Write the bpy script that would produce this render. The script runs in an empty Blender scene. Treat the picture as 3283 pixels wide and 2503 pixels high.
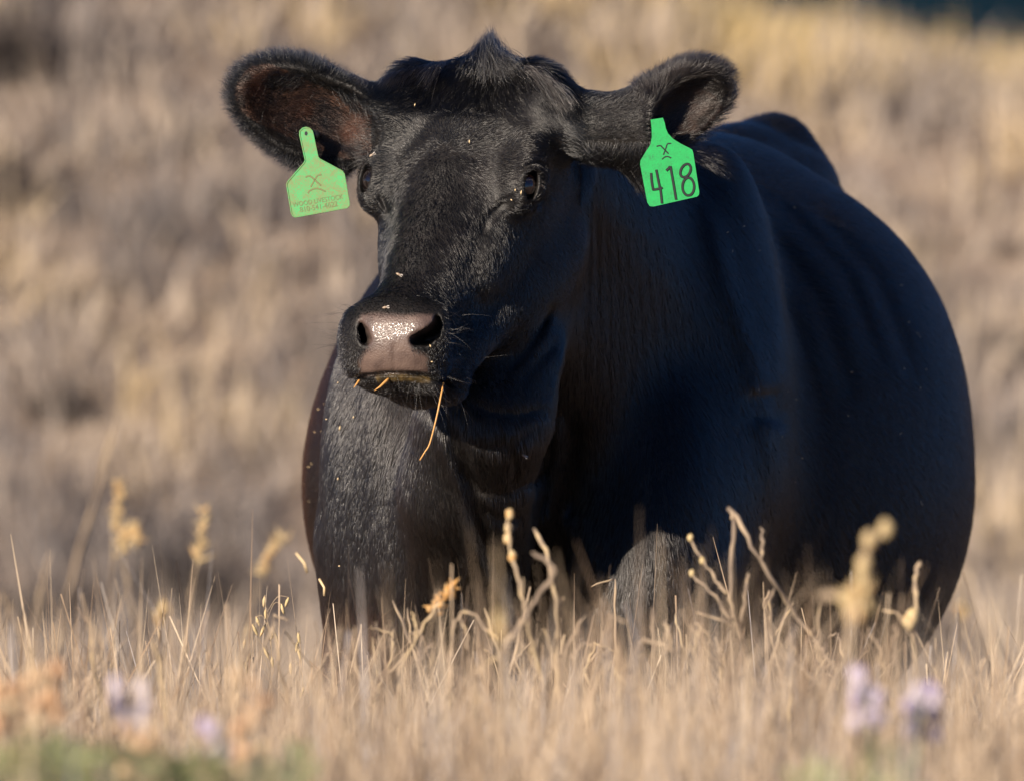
import bpy, bmesh, math, random
import numpy as np
from mathutils import Vector, Matrix

# ------------------------------------------------------------------ scene, camera, light
scene = bpy.context.scene
COL = scene.collection
rng = np.random.default_rng(418)
random.seed(418)

CAM_DIST, CAM_Z = 16.0, 0.92
cam_data = bpy.data.cameras.new("camera")
cam_data.sensor_width = 36.0
cam_data.lens = 403.5
cam_data.clip_start = 0.5
cam_data.clip_end = 9000.0
cam_data.dof.use_dof = True
cam_data.dof.focus_distance = CAM_DIST
cam_data.dof.aperture_fstop = 6.0
cam = bpy.data.objects.new("camera", cam_data)
cam.location = (0.0, -CAM_DIST, CAM_Z)
cam.rotation_euler = (math.pi / 2, 0.0, 0.0)
COL.objects.link(cam)
scene.camera = cam

SUN_AZ, SUN_EL = math.radians(38.0), math.radians(19.0)      # azimuth: to the left of the line from the animal to the camera
to_sun = Vector((-math.sin(SUN_AZ) * math.cos(SUN_EL), -math.cos(SUN_AZ) * math.cos(SUN_EL), math.sin(SUN_EL)))

world = bpy.data.worlds.new("World")
scene.world = world
world.use_nodes = True
wn = world.node_tree
bg = wn.nodes["Background"]
sky = wn.nodes.new("ShaderNodeTexSky")
sky.sky_type = 'NISHITA'
sky.sun_disc = False
sky.sun_elevation = SUN_EL
sky.sun_rotation = math.radians(180.0) + SUN_AZ
sky.air_density = 1.0
sky.dust_density = 0.15
sky.ozone_density = 9.0
sky.altitude = 2200.0
wn.links.new(sky.outputs[0], bg.inputs[0])
bg.inputs[1].default_value = 0.05

sun_data = bpy.data.lights.new("sun", 'SUN')
sun_data.energy = 5.0
sun_data.angle = math.radians(0.5)
sun_data.color = (1.0, 0.86, 0.70)
sun = bpy.data.objects.new("sun", sun_data)
sun.rotation_euler = (-to_sun).to_track_quat('-Z', 'Y').to_euler()
sun.location = to_sun * 30
COL.objects.link(sun)

scene.view_settings.view_transform = 'Standard'
scene.view_settings.look = 'None'
scene.view_settings.exposure = 0.95
scene.view_settings.gamma = 1.0
scene.view_settings.use_curve_mapping = False
scene.render.engine = 'CYCLES'
scene.cycles.max_bounces = 6
scene.cycles.use_denoising = True

# ------------------------------------------------------------------ small helpers
PXM = 2300.0            # picture units per metre at the focus distance, used as the drawing scale of the plan


def W(px, py, Y):
    s = (CAM_DIST + Y) / CAM_DIST / PXM
    return np.array([(px - 1641.5) * s, Y, CAM_Z + (1251.5 - py) * s])


def new_mesh_object(name, verts, faces, mat=None, parent=None, smooth=True):
    me = bpy.data.meshes.new(name)
    verts = np.asarray(verts, dtype=np.float32)
    if isinstance(faces, np.ndarray):
        n, k = faces.shape
        me.vertices.add(len(verts))
        me.vertices.foreach_set("co", verts.ravel())
        me.loops.add(n * k)
        me.loops.foreach_set("vertex_index", faces.astype(np.int32).ravel())
        me.polygons.add(n)
        me.polygons.foreach_set("loop_start", np.arange(0, n * k, k, dtype=np.int32))
        me.update(calc_edges=True)
    else:
        me.from_pydata([tuple(map(float, v)) for v in verts], [], faces)
    if smooth:
        me.polygons.foreach_set("use_smooth", [True] * len(me.polygons))
    me.validate()
    ob = bpy.data.objects.new(name, me)
    COL.objects.link(ob)
    if mat is not None:
        me.materials.append(mat)
    if parent is not None:
        ob.parent = parent
    return ob


def tag(o, label=None, cat=None, group=None, kind=None):
    if label: o["label"] = label
    if cat: o["category"] = cat
    if group: o["group"] = group
    if kind: o["kind"] = kind
    return o


def empty(name, loc):
    o = bpy.data.objects.new(name, None)
    o.location = loc
    o.empty_display_size = 0.1
    COL.objects.link(o)
    return o


def material(name):
    m = bpy.data.materials.new(name)
    m.use_nodes = True
    nt = m.node_tree
    return m, nt, nt.nodes["Principled BSDF"]


def node(nt, kind, **kw):
    n = nt.nodes.new(kind)
    for k, v in kw.items():
        setattr(n, k, v)
    return n


def ramp(nt, fac, stops, interp='LINEAR'):
    r = nt.nodes.new("ShaderNodeValToRGB")
    r.color_ramp.interpolation = interp
    el = r.color_ramp.elements
    while len(el) < len(stops):
        el.new(0.5)
    for e, (p, c) in zip(el, stops):
        e.position = p
        e.color = (*c, 1.0)
    nt.links.new(fac, r.inputs[0])
    return r.outputs[0]
# ------------------------------------------------------------------ ground, hillside, far mountain
def sstep(x, a, b):
    t = np.clip((x - a) / (b - a), 0, 1)
    return t * t * (3 - 2 * t)


def ground_z(x, y):
    x, y = np.asarray(x, float), np.asarray(y, float)
    front = 0.20 * sstep(-y, -0.1, 1.4) + 0.05 * sstep(-y, 2.0, 4.5)
    front = front * (1 - sstep(-y, 6.0, 11.0))
    front = front + 0.035 * np.sin(x * 7.3 + 1.1 * y + 0.7) * np.sin(y * 4.1 - 2.3 * x) * sstep(-y, 0.3, 1.2) * (1 - sstep(-y, 6.0, 9.0))
    ridge = np.where(x > 0.9, 2.10 - 0.15 * (x - 0.9), 2.10 + 0.34 * (0.9 - x))
    ridge = np.clip(ridge, 0.6, 5.0)
    up = sstep(y, 14.0, 18.0) * 0.20 + sstep(y, 16.0, 25.0) * (ridge - 0.20)
    down = -14.0 * sstep(y, 27.0, 90.0)
    bumps = 0.05 * np.sin(x * 1.7 + 0.6 * y) * np.sin(y * 1.1 - 0.5 * x) * sstep(y, 12, 20)
    return front + up + down + bumps


m_ground, nt, bs = material("dry stony soil")
tc = node(nt, "ShaderNodeTexCoord")
n1 = node(nt, "ShaderNodeTexNoise"); n1.inputs["Scale"].default_value = 3.2; n1.inputs["Detail"].default_value = 8
nt.links.new(tc.outputs["Object"], n1.inputs["Vector"])
c_ = ramp(nt, n1.outputs["Fac"], [(0.3, (0.16, 0.125, 0.105)), (0.5, (0.27, 0.21, 0.165)), (0.72, (0.38, 0.29, 0.21))])
nt.links.new(c_, bs.inputs["Base Color"])
bs.inputs["Roughness"].default_value = 0.95
bs.inputs["Specular IOR Level"].default_value = 0.1
bp = node(nt, "ShaderNodeBump"); bp.inputs["Distance"].default_value = 0.05
nt.links.new(n1.outputs["Fac"], bp.inputs["Height"]); nt.links.new(bp.outputs[0], bs.inputs["Normal"])


def build_ground():
    xs = np.concatenate([-np.geomspace(4000, 10, 16), np.linspace(-9, 9, 73), np.geomspace(10, 4000, 16)])
    ys = np.concatenate([-np.geomspace(4000, 20, 10), np.linspace(-18, 40, 175), np.geomspace(42, 5000, 22)])
    X, Y = np.meshgrid(xs, ys, indexing='ij')
    Z = ground_z(X, Y)
    v = np.stack([X.ravel(), Y.ravel(), Z.ravel()], 1)
    nx, ny = len(xs), len(ys)
    i, j = np.meshgrid(np.arange(nx - 1), np.arange(ny - 1), indexing='ij')
    a = (i * ny + j).ravel()
    f = np.stack([a, a + ny, a + ny + 1, a + 1], 1)
    tag(new_mesh_object("ground", v, f, m_ground), kind="structure")


build_ground()

m_mtn, nt, bs = material("distant forest with shade and haze in colour")
tc = node(nt, "ShaderNodeTexCoord")
n1 = node(nt, "ShaderNodeTexNoise"); n1.inputs["Scale"].default_value = 0.02; n1.inputs["Detail"].default_value = 6
nt.links.new(tc.outputs["Object"], n1.inputs["Vector"])
c_ = ramp(nt, n1.outputs["Fac"], [(0.35, (0.004, 0.011, 0.019)), (0.7, (0.007, 0.020, 0.031))])  # shade of the slope and blue distance haze put into the forest colour
nt.links.new(c_, bs.inputs["Base Color"]); bs.inputs["Roughness"].default_value = 1.0; bs.inputs["Specular IOR Level"].default_value = 0.0


def build_mountain():
    xs = np.linspace(-1500, 1700, 130)
    ys = np.linspace(900, 2600, 60)
    X, Y = np.meshgrid(xs, ys, indexing='ij')
    prof = 190 + 45 * np.sin(X / 260.0) + 25 * np.sin(X / 97.0 + 1) + 12 * np.sin(X / 41.0)
    Z = -16 + prof * sstep(Y, 900, 1750) * (1 - 0.7 * sstep(Y, 1750, 2600)) + 5 * np.sin(X / 31.0 + Y / 47.0)
    v = np.stack([X.ravel(), Y.ravel(), Z.ravel()], 1)
    nx, ny = X.shape
    i, j = np.meshgrid(np.arange(nx - 1), np.arange(ny - 1), indexing='ij')
    a = (i * ny + j).ravel()
    tag(new_mesh_object("mountain", v, np.stack([a, a + ny, a + ny + 1, a + 1], 1), m_mtn), kind="structure")


build_mountain()
# ------------------------------------------------------------------ the cow: one implicit surface, meshed once
HO = W(1518, 198, 0.08)                                   # poll
_ps, _pp = math.radians(25.0), math.radians(55.0)         # head turned and lowered
_h = np.array([-math.sin(_ps), -math.cos(_ps), 0.0])
HF = math.cos(_pp) * _h + np.array([0, 0, -math.sin(_pp)])    # along the face to the muzzle
HU = math.sin(_pp) * _h + np.array([0, 0, math.cos(_pp)])     # out of the forehead
HR = np.array([math.cos(_ps), -math.sin(_ps), 0.0])           # to the cow's left
HEAD_R = np.array([HF, HR, HU])


def H(a, b, c):
    return HO + a * HF + b * HR + c * HU


def rot_axes(yaw=0.0, pitch=0.0, roll=0.0):
    """rows: side, along, up axes; yaw turns the along axis (+Y) towards +X, pitch lifts it, roll turns about it"""
    y, p, r = map(math.radians, (yaw, pitch, roll))
    al = np.array([math.sin(y) * math.cos(p), math.cos(y) * math.cos(p), math.sin(p)])
    si = np.array([math.cos(y), -math.sin(y), 0.0])
    up = np.cross(si, al)
    return np.array([math.cos(r) * si + math.sin(r) * up, al, -math.sin(r) * si + math.cos(r) * up])


def sd_ell(P, c, radii, R=None):
    q = P - c
    if R is not None:
        q = q @ R.T
    radii = np.asarray(radii, dtype=np.float32)
    q = q / radii
    k0 = np.sqrt((q * q).sum(1)) + 1e-6
    q2 = q / radii
    k1 = np.sqrt((q2 * q2).sum(1)) + 1e-6
    return k0 * (k0 - 1.0) / k1


def sd_cone(P, a, b, r1, r2):
    ba = b - a
    t = np.clip(((P - a) @ ba) / (ba @ ba), 0, 1)
    d = P - a - t[:, None] * ba
    return np.sqrt((d * d).sum(1)) - (r1 + (r2 - r1) * t)


def smin(a, b, k):
    h = np.maximum(k - np.abs(a - b), 0.0) / k
    return np.minimum(a, b) - h * h * k * 0.25


def smax(a, b, k):
    return -smin(-a, -b, k)


def to_px(P):
    s = CAM_DIST * PXM / (CAM_DIST + P[:, 1])
    return np.stack([P[:, 0] * s + 1641.5, 1251.5 - (P[:, 2] - CAM_Z) * s], 1)


def poly_dist(Q, pts):
    """distance to a polyline and the parameter (0..1) along it"""
    pts = np.asarray(pts, float)
    best = np.full(len(Q), 1e9)
    par = np.zeros(len(Q))
    n = len(pts) - 1
    for i in range(n):
        a, b = pts[i], pts[i + 1]
        ba = b - a
        t = np.clip(((Q - a) @ ba) / (ba @ ba + 1e-9), 0, 1)
        d = np.sqrt(((Q - a - t[:, None] * ba) ** 2).sum(1))
        m = d < best
        best[m] = d[m]
        par[m] = (i + t[m]) / n
    return best, par


def in_poly(Q, pts):
    pts = np.asarray(pts, float)
    c = np.zeros(len(Q), bool)
    j = len(pts) - 1
    for i in range(len(pts)):
        xi, yi = pts[i]
        xj, yj = pts[j]
        if yi != yj:
            c ^= ((yi > Q[:, 1]) != (yj > Q[:, 1])) & (Q[:, 0] < (xj - xi) * (Q[:, 1] - yi) / (yj - yi) + xi)
        j = i
    return c


PRIMS = []      # (bounding centre, bounding radius, function, blend, mode)


def add_ell(c, radii, R=None, k=0.05, mode='u'):
    c = np.asarray(c, float)
    PRIMS.append((c, max(radii), lambda P: sd_ell(P, c, radii, R), k, mode))


def add_cone(a, b, r1, r2, k=0.05, mode='u'):
    a, b = np.asarray(a, float), np.asarray(b, float)
    PRIMS.append(((a + b) / 2, np.linalg.norm(b - a) / 2 + max(r1, r2), lambda P: sd_cone(P, a, b, r1, r2), k, mode))


def add_chain(pts, radii, k=0.05, mode='u'):
    for i in range(len(pts) - 1):
        add_cone(pts[i], pts[i + 1], radii[i], radii[i + 1], k, mode)


def cow_field(P):
    """P: a compact batch of points"""
    P = np.asarray(P, np.float32)
    lo, hi = P.min(0), P.max(0)
    F = np.full(len(P), 1.0, dtype=np.float32)
    for c, r, fn, k, mode in PRIMS:
        g = np.maximum(np.maximum(lo - c, c - hi), 0.0)
        if (g * g).sum() > (r + 0.12) ** 2:
            continue
        v = fn(P)
        F = smin(F, v, k) if mode == 'u' else smax(F, -v, k)
    near = np.abs(F) < 0.05
    if near.any():
        Q = P[near]
        px = to_px(Q)
        plo, phi = px.min(0), px.max(0)
        add = np.zeros(len(Q))
        for pa, w, amp, y0, y1 in GROOVES:
            if ((pa.max(0) + 3 * w < plo) | (pa.min(0) - 3 * w > phi)).any() or hi[1] < y0 or lo[1] > y1:
                continue
            d, t = poly_dist(px, pa)
            fade = np.clip(np.minimum(t, 1 - t) * 6, 0, 1) ** 0.7 * np.clip((Q[:, 1] - y0) / 0.06, 0, 1) * np.clip((y1 - Q[:, 1]) / 0.06, 0, 1)
            add += amp * np.exp(-(d / w) ** 2) * fade
        F[near] += add
    return F.astype(np.float32)


BODY = rot_axes(11.0)
# trunk
add_ell(W(2050, 1550, 1.22), (0.498, 0.62, 0.46), BODY, 0.05)
add_ell(W(2140, 1150, 1.30), (0.400, 0.62, 0.315), BODY, 0.12)
add_ell(W(2350, 1060, 1.78), (0.235, 0.36, 0.275), rot_axes(13.0), 0.08)
add_cone(W(2130, 740, 0.80), W(2440, 640, 1.85), 0.080, 0.078, 0.12)                    # spine
for hx, hy in ((2560, 560), (2375, 470)):                                               # hip bones
    add_ell(W(hx, hy, 1.66), (0.036, 0.10, 0.026), rot_axes(13, 0, -14), 0.06)
add_cone(W(2495, 455, 1.80), W(2512, 470, 2.02), 0.026, 0.026, 0.09)                    # tail head
add_chain([W(2514, 480, 2.05), W(2510, 760, 2.14), W(2505, 1500, 2.14), W(2500, 2300, 2.12)], [0.035, 0.03, 0.02, 0.016], 0.03)
# chest, shoulders and neck
add_ell(W(1840, 1310, 0.72), (0.295, 0.36, 0.345), rot_axes(10), 0.08)
add_ell(W(2180, 1230, 0.68), (0.115, 0.21, 0.345), rot_axes(6, 0, -9), 0.06)            # cow's left shoulder blade
add_ell(W(2225, 1600, 0.60), (0.115, 0.18, 0.24), rot_axes(6, 0, -5), 0.09)
add_ell(W(1280, 1700, 0.48), (0.098, 0.17, 0.31), rot_axes(6, 0, 5), 0.06)              # cow's right shoulder
add_ell(W(1215, 1640, 0.50), (0.066, 0.14, 0.24), rot_axes(6, 0, 2), 0.05)
add_cone(W(1600, 540, 0.18), W(1850, 1080, 0.64), 0.135, 0.26, 0.09)                    # neck
add_cone(W(1640, 480, 0.22), W(2080, 780, 0.80), 0.09, 0.13, 0.10)                      # crest to withers
add_cone(W(1640, 960, 0.20), W(1770, 1270, 0.46), 0.085, 0.16, 0.08)                    # throat
add_ell(W(1505, 1490, 0.33), (0.102, 0.16, 0.25), rot_axes(5, 0, 0), 0.06)              # brisket
add_chain([W(1640, 1130, 0.11), W(1550, 1340, 0.105), W(1488, 1580, 0.165), W(1500, 1840, 0.26)], [0.068, 0.076, 0.066, 0.052], 0.08)   # dewlap
add_ell(W(1335, 1580, 0.36), (0.075, 0.12, 0.31), rot_axes(4, 0, 4), 0.05)
add_ell(W(1400, 1700, 0.36), (0.070, 0.11, 0.14), rot_axes(4, 0, 4), 0.04)
add_ell(W(2085, 1800, 0.42), (0.105, 0.140, 0.24), rot_axes(4, 0, -7), 0.09)             # cow's left forearm muscle


def leg(pts, radii, k=0.05):
    add_chain([W(*p) for p in pts], radii, k)


leg([(1230, 1760, 0.50), (1215, 2150, 0.50), (1210, 2520, 0.49), (1215, 2600, 0.48)], [0.088, 0.064, 0.050, 0.052])
leg([(1215, 2600, 0.48), (1220, 2960, 0.50), (1220, 3030, 0.50), (1222, 3120, 0.47)], [0.048, 0.034, 0.040, 0.037], 0.03)
leg([(2090, 1820, 0.43), (2075, 2150, 0.41), (2070, 2520, 0.39), (2072, 2600, 0.38)], [0.10, 0.066, 0.050, 0.052])
leg([(2072, 2600, 0.38), (2070, 2960, 0.40), (2070, 3030, 0.40), (2070, 3120, 0.37)], [0.048, 0.034, 0.040, 0.037], 0.03)
for hx, dy in ((2640, 0.0), (2180, 0.06)):
    leg([(hx, 1250, 1.72 + dy), (hx + 5, 1850, 1.66 + dy), (hx, 2330, 1.92 + dy)], [0.20, 0.14, 0.065], 0.08)
    leg([(hx, 2330, 1.92 + dy), (hx, 2830, 1.88 + dy), (hx, 2900, 1.87 + dy), (hx, 2985, 1.83 + dy)], [0.058, 0.036, 0.042, 0.04], 0.03)
add_ell(W(2330, 2080, 1.62), (0.16, 0.17, 0.12), BODY, 0.06)                            # udder

# head
add_ell(H(0.115, 0, -0.085), (0.150, 0.128, 0.088), HEAD_R, 0.04)
add_ell(H(0.045, 0, -0.065), (0.070, 0.118, 0.062), HEAD_R, 0.05)
for s_ in (-1, 1):
    add_ell(H(0.040, 0.092 * s_, -0.030), (0.050, 0.040, 0.050), HEAD_R, 0.035)
    add_ell(H(0.150, 0.108 * s_, -0.032), (0.050, 0.030, 0.030), HEAD_R, 0.035)          # brow
    add_ell(H(0.190, 0.056 * s_, -0.150), (0.125, 0.058, 0.112), HEAD_R, 0.05)           # cheek
    add_cone(H(0.165, 0.062 * s_, -0.222), H(0.445, 0.030 * s_, -0.106), 0.050, 0.036, 0.05)   # jaw
    add_ell(H(0.245, 0.070 * s_, -0.080), (0.075, 0.023, 0.030), HEAD_R, 0.035)           # face ridge
    add_ell(H(0.186, 0.110 * s_, -0.041), (0.042, 0.030, 0.032), HEAD_R, 0.02)           # eye bulge
add_cone(H(0.15, 0, -0.085), H(0.435, 0, -0.060), 0.088, 0.052, 0.045)                    # face to nose
add_cone(H(0.20, 0, -0.040), H(0.43, 0, -0.030), 0.052, 0.036, 0.04)                     # bridge
add_ell(H(0.445, 0, -0.110), (0.055, 0.050, 0.045), HEAD_R, 0.04)
# muzzle
add_ell(W(1272, 1098, -0.130), (0.064, 0.070, 0.068), HEAD_R[[1, 0, 2]], 0.035)
add_cone(W(1190, 1136, -0.128), W(1348, 1136, -0.160), 0.041, 0.040, 0.03)
add_cone(W(1184, 1062, -0.140), W(1352, 1058, -0.170), 0.036, 0.036, 0.025)
for q in ((1134, 1070, -0.122), (1410, 1052, -0.165)):
    add_ell(W(*q), (0.011, 0.03, 0.030), None, 0.015)                                    # nostril wings
add_cone(W(1250, 1218, -0.150), W(1385, 1222, -0.170), 0.016, 0.018, 0.010)              # lower lip
add_cone(W(1300, 1228, -0.12), W(1440, 1235, -0.10), 0.016, 0.026, 0.02)
# ears: solid leaf, hollowed on the open side
EAR_A = rot_axes(0, 0, -22)                                                              # cow's right ear, open to the front
add_cone(W(1300, 395, 0.09), W(1130, 375, 0.10), 0.046, 0.052, 0.03)
add_ell(W(975, 350, 0.10), (0.108, 0.034, 0.068), EAR_A, 0.02)
add_ell(W(1000, 395, 0.105), (0.085, 0.030, 0.058), rot_axes(0, 0, -40), 0.02)
add_ell(W(985, 366, 0.055), (0.108, 0.054, 0.062), EAR_A, 0.010, 's')
add_cone(W(1740, 375, 0.05), W(1930, 415, 0.02), 0.052, 0.042, 0.03)
add_cone(W(1930, 415, 0.02), W(2070, 405, 0.015), 0.040, 0.052, 0.03)
add_ell(W(2150, 352, 0.02), (0.100, 0.036, 0.053), rot_axes(-14, 0, 30), 0.025)
add_ell(W(2220, 298, 0.03), (0.038, 0.034, 0.038), rot_axes(-14, 0, 24), 0.02)
add_ell(W(2062, 480, 0.02), (0.030, 0.026, 0.056), rot_axes(0, 0, 12), 0.03)
add_ell(W(2215, 348, -0.018), (0.070, 0.046, 0.040), rot_axes(-20, 0, 38), 0.010, 's')


def surface_y(px, py, y0=-0.35, y1=1.6, skip=()):
    """depth of the first skin point along the camera ray through a plan point"""
    ys = np.linspace(y0, y1, 700)
    P = np.array([W(px, py, y) for y in ys])
    f = cow_field(P)
    i = np.argmax(f < 0)
    if not (f < 0).any():
        return None
    if i == 0:
        return ys[0]
    t = f[i - 1] / (f[i - 1] - f[i])
    return ys[i - 1] + t * (ys[i] - ys[i - 1])


GROOVES = []
# openings
NOSTRIL_R = [(1399, 1016, 0.0035), (1398, 1042, 0.0065), (1384, 1066, 0.0095), (1358, 1084, 0.0105), (1330, 1091, 0.0080)]
NOSTRIL_L = [(1160, 1036, 0.0030), (1167, 1062, 0.0065), (1174, 1088, 0.0080)]
for chain, sx in ((NOSTRIL_R, 60), (NOSTRIL_L, -40)):
    ys_ = [surface_y(x, y) for x, y, r in chain]
    for dd in np.linspace(-0.012, 0.05, 9):
        f_ = 1.0 if dd < 0.01 else 1.0 - 9 * (dd - 0.01)
        for i_ in range(len(chain) - 1):
            (xa, ya, ra), (xb, yb, rb) = chain[i_], chain[i_ + 1]
            sh = sx * max(dd, 0) / 0.05 * 0.6
            add_cone(W(xa + sh, ya, ys_[i_] + dd), W(xb + sh, yb, ys_[i_ + 1] + dd), ra * f_, rb * f_, 0.003, 's')
EYES = []
for s_ in (1, -1):
    ec = H(0.187, 0.110, -0.041) if s_ > 0 else H(0.180, -0.109, -0.038)
    out = HR * s_ * 0.78 + HU * 0.55 + HF * 0.25 if s_ > 0 else -HR * 0.38 + HU * 0.81 + HF * 0.45
    out /= np.linalg.norm(out)
    ax = HF * 0.90 - HU * 0.42
    ax = ax - out * (ax @ out); ax /= np.linalg.norm(ax)
    up = np.cross(out, ax)
    EYES.append((ec, out, ax, up, s_))
    add_ell(ec + out * 0.020, (0.0235, 0.0112 if s_ > 0 else 0.0125, 0.020), np.array([ax, up, out]), 0.004, 's')     # almond opening of the lids

GROOVES = [   # polyline, half width, depth (+ cuts in, - raises), nearest and farthest depth
    ([(1098, 1222), (1165, 1206), (1250, 1196), (1345, 1200), (1430, 1226), (1500, 1252)], 6, 0.0075, -0.4, 0.0),
    ([(1262, 1100), (1264, 1198)], 6, 0.0015, -0.4, -0.1),
    ([(1400, 1330), (1425, 1440), (1470, 1560), (1500, 1690), (1496, 1800), (1478, 1900)], 15, -0.006, -0.2, 0.6),
    ([(1440, 1330), (1470, 1440), (1515, 1560), (1545, 1690), (1545, 1800)], 24, 0.007, -0.2, 0.6),
    ([(1500, 1410), (1560, 1432), (1640, 1420), (1740, 1340)], 13, 0.0035, -0.12, 0.6),
    ([(1470, 1480), (1540, 1570), (1620, 1580), (1720, 1530), (1760, 1500)], 14, 0.004, -0.12, 0.6),
    ([(1530, 1440), (1560, 1520), (1560, 1560)], 12, 0.0025, -0.12, 0.6),
    ([(1640, 1430), (1660, 1500), (1640, 1560)], 12, 0.004, -0.12, 0.6),
    ([(1500, 1285), (1570, 1318), (1660, 1325), (1760, 1300)], 16, 0.005, -0.12, 0.6),
    ([(1550, 1620), (1600, 1660), (1680, 1650)], 14, 0.005, -0.12, 0.6),
    ([(1800, 1330), (1790, 1450), (1765, 1600), (1740, 1720)], 20, -0.009, 0.0, 0.8),
    ([(1850, 1330), (1840, 1500), (1830, 1660)], 26, 0.010, 0.0, 0.8),
    ([(2245, 640), (2290, 740), (2330, 900), (2400, 1100), (2450, 1290), (2475, 1460), (2490, 1700)], 34, -0.008, 0.3, 1.0),
    ([(2440, 1235), (2462, 1300), (2455, 1350)], 44, 0.009, 0.2, 1.3),
    # the face
    ([(1640, 640), (1600, 660), (1560, 700), (1548, 760)], 15, 0.0032, -0.4, 0.2),
    ([(1660, 605), (1600, 640), (1570, 670)], 8, -0.002, -0.4, 0.2),
    ([(1215, 620), (1232, 650), (1250, 690)], 10, 0.003, -0.4, 0.2),
    ([(1198, 625), (1212, 650), (1230, 680)], 7, -0.002, -0.4, 0.2),
    ([(1545, 700), (1530, 800), (1490, 880)], 30, 0.003, -0.4, 0.2),
    ([(1662, 560), (1686, 530), (1720, 520), (1750, 535)], 5, 0.0040, -0.4, 0.2),
    ([(1668, 572), (1692, 546), (1722, 538), (1748, 556)], 7, -0.003, -0.4, 0.2),
    ([(1690, 655), (1720, 655), (1748, 635)], 6, 0.003, -0.4, 0.2),
    ([(1480, 1290), (1590, 1230), (1700, 1110), (1780, 960)], 16, 0.008, 0.02, 0.5),
    ([(1530, 1290), (1640, 1200), (1740, 1080)], 14, -0.005, 0.02, 0.5),
    ([(1590, 1300), (1700, 1190), (1790, 1080)], 16, 0.005, 0.02, 0.5),
]
for i_ in range(8):                                     # upright skin folds of the turned neck
    x0 = 1880 + 30 * i_
    GROOVES.append(([(x0, 640 + 18 * i_), (x0 + 6, 800), (x0 + 2 + 5 * i_, 1050), (x0 - 12 + 10 * i_, 1330)], 10, 0.0020 - 0.0001 * i_, 0.1, 0.8))
for i_, (x0, y0, x1, y1, x2, y2) in enumerate(((2480, 640, 2700, 860, 2830, 1180), (2560, 620, 2800, 880, 2930, 1200),
                                               (2440, 700, 2620, 950, 2740, 1300), (2400, 800, 2560, 1080, 2640, 1400))):
    GROOVES.append(([(x0, y0), (x1, y1), (x2, y2)], 30, 0.006, 0.7, 1.7))       # hollows between the ribs
GROOVES = [(np.asarray(p_, float), w_, a_, y0_, y1_) for p_, w_, a_, y0_, y1_ in GROOVES]


def axis_steps(spans):
    out = [spans[0][0]]
    for a, b, h in spans:
        n = max(1, int(round((b - a) / (h * RES))))
        out += list(a + (b - a) * (np.arange(n) + 1) / n)
    return np.array(out)


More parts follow.
